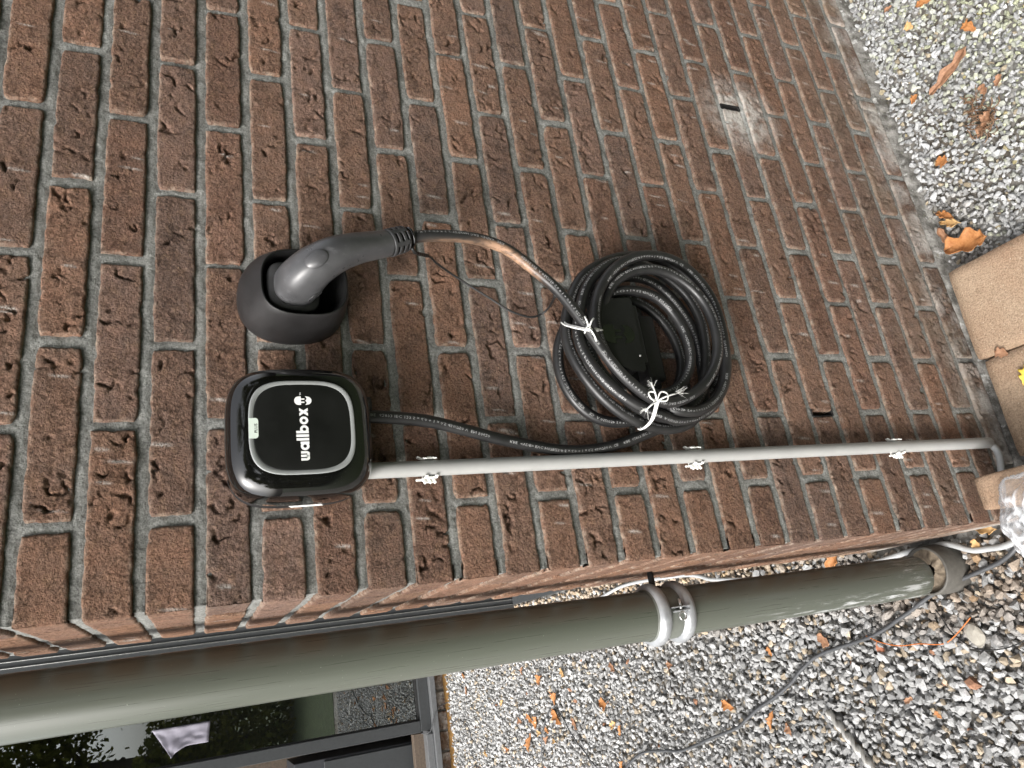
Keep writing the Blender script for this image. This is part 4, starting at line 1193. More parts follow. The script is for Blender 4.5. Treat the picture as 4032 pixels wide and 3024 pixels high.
obj("contact_head", loft_mesh("contact_head", rings, True, False), M['deep'], pl)
# thumb rest: smooth oval swelling on the outer side of the bend
k = int(n * 0.36); up_ = Nn[k] * math.cos(0.6) + Bn[k] * math.sin(0.6)
c0 = AX[k] + up_ * (ra[k] * .93)
side = np.cross(Tn[k], up_)
A, Bq = np.meshgrid(np.linspace(0, 2 * np.pi, 32, endpoint=False), np.linspace(0, np.pi / 2, 8), indexing='ij')
Q = c0 + Tn[k] * (.0165 * np.cos(A) * np.sin(Bq))[..., None] + side * (.0105 * np.sin(A) * np.sin(Bq))[..., None] + up_ * (.0052 * np.cos(Bq))[..., None]
obj("thumb_rest", fast_mesh("thumb_rest", (Q - PO).reshape(-1, 3), grid_faces(32, 8, True), True), M['plug'], pl)
# maker's mark on the lower cheek: shallow rounded outline with a ring
k = int(n * .16); sd = Nn[k] * math.cos(2.2) + Bn[k] * math.sin(2.2)
c0 = AX[k] + sd * (ra[k] * 1.02); ee = np.cross(sd, Tn[k])
thr = np.linspace(0, 2 * np.pi, 30)
pp = c0 + Tn[k] * (.0085 * np.sign(np.cos(thr)) * np.abs(np.cos(thr)) ** .7)[:, None] + ee * (.0095 * np.sign(np.sin(thr)) * np.abs(np.sin(thr)) ** .7)[:, None]
obj("maker_mark", tube_mesh("maker_mark", pp - PO, .00045, 6, up=tuple(sd)), M['plug'], pl)
pp = c0 + Tn[k] * (.0050 * np.cos(thr))[:, None] + ee * (.0062 * np.sin(thr))[:, None]
obj("maker_mark", tube_mesh("maker_mark", pp - PO, .0005, 6, up=tuple(sd)), M['plug'], pl)
# boot with three rows of slots
e0 = AX[-1]; T1 = Tn[-1]; c1 = np.array(coil[0])
d1 = c1 - e0; BL = np.linalg.norm(d1); T1 = d1 / BL
N1 = Nn[-1] - T1 * Nn[-1].dot(T1); N1 /= np.linalg.norm(N1); B1 = np.cross(T1, N1)
BLn = min(BL * .80, .036)
ns, na = 25, 72
ss = np.linspace(0, BLn, ns); aa = np.linspace(0, 2 * np.pi, na, endpoint=False)
rad = np.interp(ss / BLn, [0, .06, .85, .96, 1], [.0182, .0188, .0180, .0172, .0160])
V = []
for i in range(ns):
    for a in aa: V.append(e0 + T1 * ss[i] + (N1 * math.cos(a) + B1 * math.sin(a)) * rad[i] - PO)
F = grid_faces(na, ns, True)
F = np.array([[(i * na + j), (i * na + (j + 1) % na), ((i + 1) * na + (j + 1) % na), ((i + 1) * na + j)] for i in range(ns - 1) for j in range(na) if not (((i % 7) in (4, 5, 6)) and 3 < i < 24 and (j % 12) > 3)])
V.append(e0 + T1 * (BLn - .0005) - PO)
cap = np.array([[len(V) - 1, (ns - 1) * na + j, (ns - 1) * na + (j + 1) % na] for j in range(na)])
bo = obj("strain_boot", fast_mesh("strain_boot", np.array(V), [F, cap], True), M['boot'], pl)
mo = bo.modifiers.new("wall", 'SOLIDIFY'); mo.thickness = .0022; mo.offset = -1
obj("boot_core", tube_mesh("boot_core", np.array([e0 + T1 * d - PO for d in (0, .01, .02, BLn * .97)]), .0140, 24, True, 2, None, tuple(N1)), M['deep'], bo)
obj("sheath_neck", tube_mesh("sheath_neck", np.array([e0 + T1 * d - PO for d in (BLn * .9, BLn + .004, BL + .001)]), .0100, 20, True, 2, None, tuple(N1)), M['cable'], pl)
# ring clip and the cord of the dust cap
rc = e0 + T1 * (BLn + .0065)
th = np.linspace(0, 2 * np.pi, 40)
obj("ring_clip", tube_mesh("ring_clip", np.array([rc + (N1 * math.cos(a) + B1 * math.sin(a)) * .0128 - PO for a in th]), .0021, 10, False, 2, None, tuple(T1)), M['gloss'], pl)
te = np.array(PTS['tether']); te[0] = rc + np.array([-.012, .003, -.003]); te[1] = te[0] + np.array([-.004, .008, -.008])
tp = resample(catmull(te, .003), .003)
tr_ = np.full(len(tp), .0017); kk = np.arange(len(tp)); tr_[:22] += .0011 * (np.sin(kk[:22] * 2.1) > 0); tr_[-6:] = np.linspace(.0022, .004, 6)
obj("tether_cord", tube_mesh("tether_cord", tp - PO, tr_, 10), M['thinblack'], pl)

# hook that carries the coil
hk = empty("cable_hook", (.32, 0, .88))
tag(hk, "black bracket with a plug emblem holding the coiled cable", "cable hook")
HO = np.array([.32, 0, .88])
pts = [np.array(p) for p in PTS['hook']]
fx = [p[0] for p in pts]
outl = [(.3800, .945), (.3862, .8690), (.3805, .8655), (.2690, .8655), (.2642, .8690), (.2655, .890), (.283, .925), (.300, .945)]
bm = bmesh.new(); poly_prism(bm, [(p[0] - .32, p[1] - .88) for p in outl], -.0660, -.0620)
po = obj("face_plate", bm_mesh("face_plate", bm), M['deep'], hk)
autosmooth(po)
bm = bmesh.new()
for (c, s) in (((.328, -.034, .862), (.098, .056, .014)), ((.372, -.030, .895), (.012, .062, .060)), ((.320, -.006, .845), (.122, .010, .085))):
    add_box(bm, np.array(c) - HO, s, .003)
obj("wall_arm", bm_mesh("wall_arm", bm), M['deep'], hk)
obj("base_block", box_mesh("base_block", (.318 - .32, -.020, .826 - .88), (.112, .034, .034), .006), M['holder'], hk)
bm = bmesh.new(); emblem(bm, .3240 - .32, .9015 - .88, .0560, -.0668, .0006)
obj("emblem", bm_mesh("emblem", bm), M['gloss'], hk)
o = obj("rivet", lathe_mesh("rivet", [(0, .0018), (.0016, .0014), (.0020, 0)], 14), M['steel'], hk, (.2893 - .32, -.0662, .8715 - .88)); o.rotation_euler = (math.pi / 2, 0, 0)

# string ties
def tie(name, P, knot, seed, label, loops):
    t = empty(name, tuple(knot)); tag(t, label, "string tie", "white string ties on the cable coil")
    K = np.array(knot); r = np.random.RandomState(seed)
    obj("binding", tube_mesh("binding", resample(catmull(P, .002), .003) - K, .0013, 8), M['cord'], t)
    P2 = np.array(P) + np.array([.001, -.0012, -.0035])
    obj("binding", tube_mesh("binding", resample(catmull(P2, .002), .003) - K, .0013, 8), M['cord'], t)
    bmk = []
    for k in range(3):
        a = np.linspace(0, 2 * np.pi, 14); ax = r.normal(size=3); ax /= np.linalg.norm(ax); b = np.cross(ax, (0, 0, 1.)); b /= np.linalg.norm(b) + 1e-9; c = np.cross(ax, b)
        bmk.append(np.array([(b * math.cos(x) + c * math.sin(x)) * .0032 for x in a]))
    for q in bmk: obj("knot", tube_mesh("knot", q, .0013, 6, False), M['cord'], t)
    for (dx, dz, L) in loops[0]:
        q = np.array([(0, -.001, 0), (dx * .5, -.006, dz * .5 + .002), (dx, -.003, dz), (dx * 1.15, .001, dz * 1.1 - L)])
        obj("loose_end", tube_mesh("loose_end", resample(catmull(q, .001), .002), .0012, 7), M['cord'], t)
    for (dx, dz) in loops[1]:
        q = np.array([(0, -.001, 0), (dx * .6 - dz * .35, -.005, dz * .6 + dx * .35), (dx, -.004, dz), (dx * .6 + dz * .35, -.005, dz * .6 - dx * .35), (0, -.002, 0)])
        obj("bow_loop", tube_mesh("bow_loop", resample(catmull(q, .001), .002), .0012, 7), M['cord'], t)
    for (dx, dz) in loops[2]:                      # frayed tips
        vs_, fs_ = [], []
        for k in range(26):
            a = np.array([dx, -.003, dz]) + r.normal(0, .0012, 3); b = a + r.normal(0, .0038, 3) + np.array([dx, 0, dz]) * .28; w = r.normal(0, .00016, 3)
            n0 = len(vs_); vs_ += [a - w, a + w, b + w, b - w]; fs_.append([n0, n0 + 1, n0 + 2, n0 + 3])
        obj("frayed_tip", fast_mesh("frayed_tip", np.array(vs_), np.array(fs_)), M['cord'], t)
tie("string_tie", PTS['tie_a'], np.array(PTS['knot_a']) + (0, -.004, 0), 4, "white string tied round the upper cable strands, with a small tight knot",
    ([(.016, .004, .004), (.014, -.009, .002), (-.016, -.006, .002), (-.006, .008, .002)], [], []))
tie("string_tie", PTS['tie_b'], np.array(PTS['knot_b']) + (0, -.003, 0), 8, "white string tied in a bow with frayed ends round the lower cable strands",
    ([(.020, .002, .002), (-.012, .020, .002), (.010, -.030, .002)], [(.012, .012), (.010, -.018)], [(.022, .003), (-.012, .021), (.012, -.036)]))

# ------------------------------------------------------------------ conduit, clips and the cable out of it
CX, CY = .1452, -.0150
co_ = empty("conduit_pipe", (CX, CY, 0))
tag(co_, "grey plastic conduit pipe running straight down the wall from the charger", "conduit")
zs = np.linspace(.094, 1.30, 12)
ro, ri = .0103, .0085
obj("pipe", lathe_mesh("pipe", [(ri, .13), (ri, .0945), (ro - .0004, .0936), (ro, .0945)] + [(ro, z) for z in np.linspace(.12, 1.30, 8)], 32), M['pvc'], co_)
st = np.array([(CX, CY, .20), (CX, CY, .13), (.1440, -.0160, .098), (.1330, -.0185, .0865), (.1130, -.0215, .0900), (.0880, -.0225, .1010), (.0560, -.0225, .1080), (.0250, -.0225, .1020), (-.004, -.0215, .0850), (-.0240, -.0050, .0620), (-.0350, .0350, .0400), (-.0410, .0800, .0240)])
pv = np.vstack([st, np.array(PTS['pvc_cable'])[3:] * np.array([1, 1, 0]) + np.array([0, 0, .014]), np.array([(-.024, .56, .012), (-.010, .78, .012)]), np.array(PTS['pvc_far'])[0:] * np.array([1, 1, 0]) + np.array([0, 0, .012])])
pv[:, 0] = np.where((pv[:, 1] > -.01) & (pv[:, 1] < .46), np.minimum(pv[:, 0], -.014), pv[:, 0])
pv[:, 0] = np.where((pv[:, 1] > .16) & (pv[:, 1] < .31), -.0150, pv[:, 0])
pvs = smooth_pts(resample(catmull(pv, .004), .006), 3)
o = obj("grey_cable", tube_mesh("grey_cable", pvs, .0062, 14), M['pvccable'])
tag(o, "thick light grey cable leaving the conduit, passing behind the upright paver and the downpipe", "cable")

def clip_proto(loc, label, group):
    t = empty("pipe_clip", loc); tag(t, label, "pipe clip", group)
    bm = bmesh.new(); add_box(bm, (0, .0075, 0), (.026, .005, .017), .0008)
    obj("base", bm_mesh("base", bm), M['clip'], t)
    for sgn in (-1, 1):
        bm = bmesh.new()
        P = [(sgn * .0112, .006), (sgn * .0122, .0), (sgn * .0116, -.0055), (sgn * .0104, -.0085), (sgn * .0118, -.0095), (sgn * .0136, -.006), (sgn * .0142, 0), (sgn * .0136, .007)]
        for z0, z1 in ((-.0085, -.0050), (.0050, .0085)):
            a = [bm.verts.new((p[0], p[1], z0)) for p in P]; b = [bm.verts.new((p[0], p[1], z1)) for p in P]
            bm.faces.new(a); bm.faces.new(b[::-1])
            for i in range(8): bm.faces.new((a[i], b[i], b[(i + 1) % 8], a[(i + 1) % 8]))
        add_box(bm, (sgn * .0128, .001, 0), (.0022, .012, .0102), .0004)
        obj("arm", bm_mesh("arm", bm), M['clip'], t)
        bm = bmesh.new()
        if sgn < 0:
            for dz in (-.0072, -.0012, .0062): add_box(bm, (sgn * .0168, -.0005, dz + .003), (.0085, .0035, .0030), .0005, Matrix.Rotation(-.55, 3, 'Y'))
            add_box(bm, (sgn * .0145, .003, .0140), (.0026, .004, .0095), .0005)
            add_box(bm, (sgn * .0160, .0045, .001), (.0050, .003, .0150), .0005)
        else:
            add_box(bm, (sgn * .0142, .002, .0115), (.0022, .006, .0080), .0005, Matrix.Rotation(.5, 3, 'Y'))
            add_box(bm, (sgn * .0146, .0, -.001), (.0026, .003, .0060), .0005)
        obj("latch_teeth", bm_mesh("latch_teeth", bm), M['clip'], t)
    return t
def copy_thing(src, loc, label):
    t = src.copy(); COL.objects.link(t); t.location = loc; t['label'] = label
    for chd in src.children:
        k_ = chd.copy(); COL.objects.link(k_); k_.parent = t
    return t
cg = "white clips along the conduit"
c1_ = clip_proto((CX, CY, 1.1985), "white plastic clip on the conduit nearest the charger", cg)
copy_thing(c1_, (CX, CY, .776), "white plastic clip on the conduit beside the coiled cable, middle of the three")
copy_thing(c1_, (CX, CY, .342), "white plastic clip on the conduit nearest the ground and the pavers")

# ------------------------------------------------------------------ pavers
def paver_mesh(sx, sy, sz, seed, bev=.007):
    r = np.random.RandomState(seed)
    bm = bmesh.new(); add_box(bm, (0, 0, 0), (sx, sy, sz), 0)
    bmesh.ops.subdivide_edges(bm, edges=bm.edges[:], cuts=9, use_grid_fill=True)
    for v in bm.verts:
        c = v.co
        q = Vector((max(-sx / 2 + bev, min(sx / 2 - bev, c.x)), max(-sy / 2 + bev, min(sy / 2 - bev, c.y)), max(-sz / 2 + bev, min(sz / 2 - bev, c.z))))
        d = c - q
        if d.length > 1e-6: v.co = q + d.normalized() * bev
    co = np.array([v.co[:] for v in bm.verts])
    n1 = vnoise(co[:, 0] * 45 + co[:, 2] * 31, co[:, 1] * 45, seed)
    for v, a in zip(bm.verts, n1): v.co += v.normal * 0.0 + Vector(v.co).normalized() * a * .0009
    return bm_mesh("paver", bm, True)
def paver(loc, size, rot, seed, label, group):
    o = obj("concrete_paver", paver_mesh(*size, seed), M['paver'], None, loc); o.rotation_euler = rot
    tag(o, label, "paver", group); return o
pg = "sand coloured concrete pavers at the wall foot"
paver((.4085, -.124, .012), (.198, .205, .064), (0, 0, -.035), 3, "sand-coloured paver lying against the wall next to the gravel and curled leaves", pg)
paver((.2080, -.128, .010), (.198, .205, .064), (0, 0, -.02), 5, "sand-coloured paver lying against the wall with a yellow leaf on it", pg)
paver((.0460, -.136, .103), (.062, .205, .205), (0, 0, -.01), 9, "sand-coloured paver standing on edge at the wall corner, wrapped in plastic", pg)

# ------------------------------------------------------------------ crumpled plastic film over the upright paver's end
us = np.linspace(0, 2 * np.pi, 120, endpoint=False); vs_ = np.linspace(.02, np.pi - .02, 70)
A, B = np.meshgrid(us, vs_, indexing='ij')
dx_, dy_, dz_ = np.sin(B) * np.cos(A), np.sin(B) * np.sin(A), np.cos(B)
def ridg(f, s): f = f * .62; return 1 - np.abs(fbm(dx_ * f + dz_ * 2.1 + 9, dy_ * f - dz_ * 1.7 * f / 3 + 7, s, 3)) * 2
rg = .55 * ridg(3.2, 2) + .45 * ridg(6.5, 6)
rad = 1 + .20 * fbm(dx_ * 1.8 + 3, dy_ * 1.8 + dz_, 5, 2) + .16 * (rg - .6)
P = np.stack([-.012 + .080 * rad * dx_, -.135 + .066 * rad * dy_, .200 + .080 * rad * dz_], -1)
P[..., 2] = np.maximum(P[..., 2], .022 + .006 * rg)
me = fast_mesh("plastic_film", P.reshape(-1, 3), grid_faces(120, 70, True), True)
fattr(me, 'crease', np.clip((rg - .70) * 5, 0, 1).ravel())
o = obj("plastic_film", me, M['film']); tag(o, "crumpled clear plastic bag over the end of the upright paver", "plastic bag")

# ------------------------------------------------------------------ wires and drill bit on the gravel
def wire(name, key, r, mat, label, cat, wob=.003, extra=None, lift=.0):
    P = np.array(PTS[key], float)
    if extra is not None: P = np.vstack([extra, P])
    Q = resample(catmull(P, .004), .008)
    Q[:, 2] += lift + wob * vnoise(Q[:, 0] * 30, Q[:, 1] * 30, len(key))
    o = obj(name, tube_mesh(name, smooth_pts(Q, 2), r, 10, True, 2, None, (0, 0, 1)), M[mat]); tag(o, label, cat); return o
wire("ground_cable", 'grey_cable', .0046, 'greycable', "dark grey cable winding over the gravel from the plastic bag past the downpipe", "cable", .003, np.array([(-.02, -.05, .05), (-.026, 0.0, .028)]))
wire("copper_wire", 'thin_orange', .0012, 'copper', "short orange wire lying across the gravel and the grey cable", "wire", .002, None, .007)
wire("black_wire", 'thin_black', .0013, 'thinblack', "short thin black wire crossing the orange wire on the gravel", "wire", .002, None, .007)
wire("looped_wire", 'wire_loop', .0028, 'greycable', "thin dark cord making a narrow loop round brown leaves on the far gravel", "cord", .003)
wire("curled_wire", 'wire_curl', .0026, 'greycable', "thin dark cord curling over the far gravel by the brick row", "cord", .003)
hw = np.array([(-.51, 4.00, .20), (-.508, 3.985, .15), (-.47, 3.965, .135), (-.42, 3.955, .118), (-.375, 3.955, .085), (-.36, 3.96, .04), (-.352, 3.95, .01)])
o = obj("hanging_cord", tube_mesh("hanging_cord", resample(catmull(hw, .004), .008), .0026, 8), M['greycable']); tag(o, "thin dark cord hanging over the patio window sill", "cord")
# masonry drill bit: two twisted lobes
d0, d1 = np.array([-.3500, .6700, .022]), np.array([-.5050, .5440, .024])
Ld = np.linalg.norm(d1 - d0); Td = (d1 - d0) / Ld
Nd = np.array([0, 0, 1.]) - Td * Td[2]; Nd /= np.linalg.norm(Nd); Bd = np.cross(Td, Nd)
ns_, na_ = 140, 28
V = []
for i in range(ns_):
    s = i / (ns_ - 1) * Ld; tw_ = s / .034 * math.pi
    for j in range(na_):
        a = j / na_ * 2 * math.pi
        r0 = .0064 + .0034 * np.tanh(5 * math.cos(2 * a)) if True else 0
        r0 *= min(1, .55 + s / .006) if s < .006 else 1
        aa_ = a + tw_
        V.append(d0 + Td * s + (Nd * math.cos(aa_) + Bd * math.sin(aa_)) * r0)
V = np.array(V)
i = np.arange(ns_ - 1)[:, None]; j = np.arange(na_)[None, :]; j2 = (j + 1) % na_
F = np.stack([i * na_ + j, i * na_ + j2, (i + 1) * na_ + j2, (i + 1) * na_ + j], -1).reshape(-1, 4)
tip = len(V); V = np.vstack([V, d0 - Td * .004])
o = obj("drill_bit", fast_mesh("drill_bit", V, [F, np.stack([np.full(na_, tip), j2[0], j[0]], -1)], True), M['drill'])
tag(o, "worn spiral drill bit lying on the gravel", "drill bit")

# ------------------------------------------------------------------ leaves
def leaf_mesh(L, W, curl, seed, lobes=3):
    r = np.random.RandomState(seed)
    nu, nv = 15, 9
    u = np.linspace(0, 1, nu); v = np.linspace(-1, 1, nv)
    A, B = np.meshgrid(u, v, indexing='ij')
    prof = np.sin(np.pi * A ** .8) ** .7 * (1 + .30 * np.sin(A * lobes * 2 * np.pi + r.uniform(0, 6))) * (1 + .18 * vnoise(A * 9, B * 2, seed))
    prof = np.clip(prof, .02, 1.5)
    x = (A - .5) * L + .1 * L * np.abs(B) * np.sin(A * 6 + seed)
    th = B * curl * (.7 + .6 * A)
    rr = W / 2 / max(curl, .15)
    y = rr * np.sin(th) * prof
    z = rr * (1 - np.cos(th)) * prof + .07 * L * np.sin(A * 3.3 + seed) + .045 * L * vnoise(A * 5, B * 3, seed + 3) + .02 * L * np.abs(B) * np.sin(A * 25)
    z -= z.min()
    P = np.stack([x, y, z], -1)
    F = grid_faces(nu, nv)
    return fast_mesh("dry_leaf", P.reshape(-1, 3), F, True)
def leaf(key_or_xyz, L, W, curl, rz, mat, seed, label, group=None, tilt=(0, 0), name="dry_leaf"):
    p = PTS['leaf'][key_or_xyz] if isinstance(key_or_xyz, str) else key_or_xyz
    o = obj(name, leaf_mesh(L, W, curl, seed), M[mat], None, (p[0], p[1], p[2] - .003)); o.rotation_euler = (tilt[0], tilt[1], rz)
    s = o.modifiers.new("thickness", 'SOLIDIFY'); s.thickness = .0006
    tag(o, label, "leaf", group); return o
RG = "dry leaves on the gravel right of the pavers"
leaf('R_long', .105, .030, 1.3, 1.9, 'leaf_b', 3, "long narrow brown leaf lying alone on the right gravel", RG)
leaf('R_a', .034, .022, 1.0, .4, 'leaf_o', 5, "small orange curled leaf on the right gravel, beyond the long brown leaf", RG)
leaf('R_b', .040, .018, .9, 1.2, 'leaf_o', 6, "orange-tan leaf on the right gravel farthest from the pavers", RG)
leaf('R_c', .024, .018, .8, 2.0, 'leaf_o', 7, "small orange leaf between the wall and the long brown leaf", RG)
leaf('R_d', .030, .024, .7, .9, 'leaf_o', 8, "flat orange-brown leaf on gravel between the curled leaves and the root tuft", RG)
leaf('R_e', .024, .016, .9, .1, 'leaf_b', 9, "small brown leaf just beyond the root tuft", RG)
leaf('R_f', .022, .016, 1.1, 2.6, 'leaf_b', 10, "tiny dark brown leaf farthest from the wall near the root tuft", RG)
leaf('R_g', .022, .018, .5, .6, 'leaf_t', 11, "small yellowish-tan leaf on the right gravel near the wall side", RG)
leaf('R_h', .020, .012, .9, 1.6, 'leaf_b', 12, "small dark brown scrap by the wall foot at the far end of the gravel", RG)
leaf('R_curl1', .050, .030, 2.2, .75, 'leaf_o', 13, "rolled orange leaf touching the wall foot, rear one of the curled pair", RG, (.3, 0))
leaf('R_curl2', .058, .030, 2.0, 1.0, 'leaf_t', 14, "rolled tan-orange leaf in front of the other rolled leaf", RG, (-.2, .1))
leaf('R_big', .085, .056, 1.2, 1.35, 'leaf_o', 15, "large orange crumpled leaf against the edge of the paver", RG, (.15, -.1))
leaf('R_curl3', .048, .026, 1.8, .2, 'leaf_b', 16, "brown rolled leaf in the corner of wall and paver", RG)
leaf((.3095, -.070, .048), .024, .020, .6, .9, 'leaf_b', 17, "small brown leaf stuck in the gap between the two lying pavers", None)
leaf((.2500, -.108, .047), .055, .040, .25, 2.2, 'leaf_y', 18, "bright yellow leaf on the paver at the picture's edge", None)
LG = "leaves on the gravel near the downpipe"
leaf('orange_curl', .062, .050, 1.5, 2.4, 'leaf_o', 21, "bright orange crumpled leaf between the wall end and the downpipe", LG)
leaf('brown_by_block', .040, .030, .9, .8, 'leaf_b', 22, "brown leaf beside the scraped foot of the downpipe", LG)
leaf('small560', .026, .016, 1.0, .2, 'leaf_o', 23, "tiny reddish leaf on gravel below the pipe bracket", LG)
leaf('l290', .046, .034, 1.2, 1.2, 'leaf_o', 24, "orange-brown leaf left of the grey cable on gravel, farthest of the three there", LG)
leaf('l575', .058, .026, 1.3, 2.6, 'leaf_o', 25, "torn orange leaf, long and bright, on gravel left of the grey cable", LG)
leaf('l690', .036, .026, 1.0, .4, 'leaf_b', 26, "crumpled brown leaf next to the torn orange leaf", LG)
leaf('tan_corner', .060, .030, 1.6, 1.3, 'leaf_t', 27, "pale tan curled leaf at the foot of the wall corner", LG)
leaf('tan2', .024, .018, .9, .3, 'leaf_t', 28, "small pale tan leaf under the light grey cable at the corner", LG)
leaf('s1460', .024, .012, 1.1, 2.0, 'leaf_b', 29, "small dark curled leaf alone on the near gravel", LG)
leaf('s1650', .018, .012, .8, .5, 'leaf_o', 30, "tiny rust-coloured leaf scrap nearest the viewer on the gravel", LG)
FG = "leaf scraps on the far gravel"
big = {'f6': (.075, .055, 'leaf_o'), 'f7': (.080, .055, 'leaf_o'), 'f8': (.060, .045, 'leaf_o'), 'f9': (.055, .035, 'leaf_o'), 'f10': (.085, .05, 'leaf_o'), 'f13': (.080, .045, 'leaf_o'), 'f4': (.090, .045, 'leaf_o')}
lab = {'f6': "orange leaf at the bend of the looped cord, outer one", 'f7': "large brown-orange leaf lying inside the looped cord's bend", 'f8': "orange leaf left of the looped cord beside a smaller one", 'f9': "narrow orange leaf beside the looped cord, rear of the pair", 'f10': "broad orange leaf at the left end of the leaf cluster on far gravel", 'f13': "long torn orange leaf on gravel between looped cord and downpipe", 'f4': "single pointed orange leaf on far gravel just behind the downpipe"}
SCRAP = {'f1': "small orange scrap close to the far brick row, right against the downpipe's outline",
    'f2': "small tan scrap close to the far brick row, next to an orange one",
    'f3': "lone brown scrap on far gravel between the curling cord and the downpipe",
    'f5': "tan scrap by the downpipe's outline behind the single pointed leaf", 'f11': "orange scrap beside the looped cord's straight side, rear of two neighbours",
    'f12': "brown scrap inside the looped cord, front of two neighbours", 'f14': "small brown scrap just outside the looped cord's front side",
    'f15': "small tan scrap left of the long torn orange leaf on the far gravel", 'f16': "tiny orange scrap left of the long torn leaf, the nearer of two",
    'f17': "thin brown scrap behind the leaf cluster at the looped cord", 'f18': "narrow orange scrap beside the curling cord near the picture's lower edge",
    'f19': "small brown scrap between curling cord and looped cord", 'f20': "tan scrap by the downpipe's outline, close below the pipe bracket",
    'f21': "small orange scrap by the downpipe's outline, between the pointed leaf and the bracket", 'f22': "brown scrap lying where the dark grey cable leaves the picture",
    'f23': "pale tan scrap on gravel directly under the pipe bracket", 'f24': "small orange scrap in the middle of the leaf cluster by the looped cord", 'f25': "small brown scrap between the two large leaves of the looped cord cluster"}
for i, k in enumerate(['f%d' % q for q in range(1, 26)]):
    if k in big:
        L, W, mt = big[k]; leaf(k, L, W, 1.0, i * 1.7, mt, 40 + i, lab[k], FG)
    else:
        r = np.random.RandomState(60 + i)
        leaf(k, r.uniform(.035, .060), r.uniform(.022, .036), r.uniform(.7, 1.5), r.uniform(0, 6), ['leaf_o', 'leaf_b', 'leaf_t'][i % 3], 40 + i, SCRAP[k], FG)
# tuft of dead roots
r = np.random.RandomState(5); rt = PTS['leaf']['R_root']
vs_, fs_ = [], []; nv = 0
t_ = empty("root_tuft", (rt[0], rt[1], .006)); tag(t_, "clump of dark dead roots lying on the right gravel", "root tuft")
for k in range(70):
    a = r.normal(0, [.022, .012, .004]); a[2] = abs(a[2]) + .004
    P = [a]; d = r.normal(size=3) * np.array([1, 1, .5])
    for q in range(5): d = d * .6 + r.normal(size=3) * np.array([.8, .8, .5]); P.append(P[-1] + d / np.linalg.norm(d) * r.uniform(.004, .009))
    P = np.array(P); P[:, 2] = np.clip(P[:, 2], .002, .03)
    me = tube_mesh("fibre", resample(catmull(P, .003), .004), r.uniform(.0005, .0014), 5, False, 2, None, (.1, .2, .97))
    co = np.zeros(len(me.vertices) * 3, np.float32); me.vertices.foreach_get('co', co); fi = np.zeros(len(me.loops), np.int32); me.loops.foreach_get('vertex_index', fi)
    vs_.append(co.reshape(-1, 3)); fs_.append(fi.reshape(-1, 4) + nv); nv += len(me.vertices); bpy.data.meshes.remove(me)
o = obj("fibres", fast_mesh("fibres", np.vstack(vs_), np.vstack(fs_), True), M['root'], t_); tag(o, kind='stuff')
o = obj("dead_leaf", leaf_mesh(.055, .030, 1.2, 77), M['leaf_b'], t_, (-.012, -.004, .002)); o.rotation_euler = (0, 0, 2.2)

# single larger stones among the gravel
def stone_obj(name, key, size, mat, seed, label, cat, rz=0):
    p = PTS['leaf'][key]; bm = bmesh.new(); bmesh.ops.create_icosphere(bm, subdivisions=2, radius=.5)
    r = np.random.RandomState(seed); pl_ = [(np.array(v) / np.linalg.norm(v), r.uniform(.30, .42)) for v in r.normal(size=(9, 3))]
    for v in bm.verts:
        for nrm, d in pl_:
            k = v.co.dot(Vector(nrm)) - d
            if k > 0: v.co -= Vector(nrm) * k
        v.co = Vector((v.co.x * size[0], v.co.y * size[1], v.co.z * size[2]))
    o = obj(name, bm_mesh(name, bm), M[mat], None, (p[0], p[1], .012)); o.rotation_euler = (0, 0, rz); tag(o, label, cat)
stone_obj("flat_stone", 'flatstone', (.058, .046, .022), 'flat', 3, "flat pale stone, largest on the gravel beside the orange wire", "stone", .6)
stone_obj("brick_chip", 'brickchip', (.036, .022, .016), 'redchip', 5, "pinkish-red broken brick chip beside the orange wire's end", "brick chip", .3)

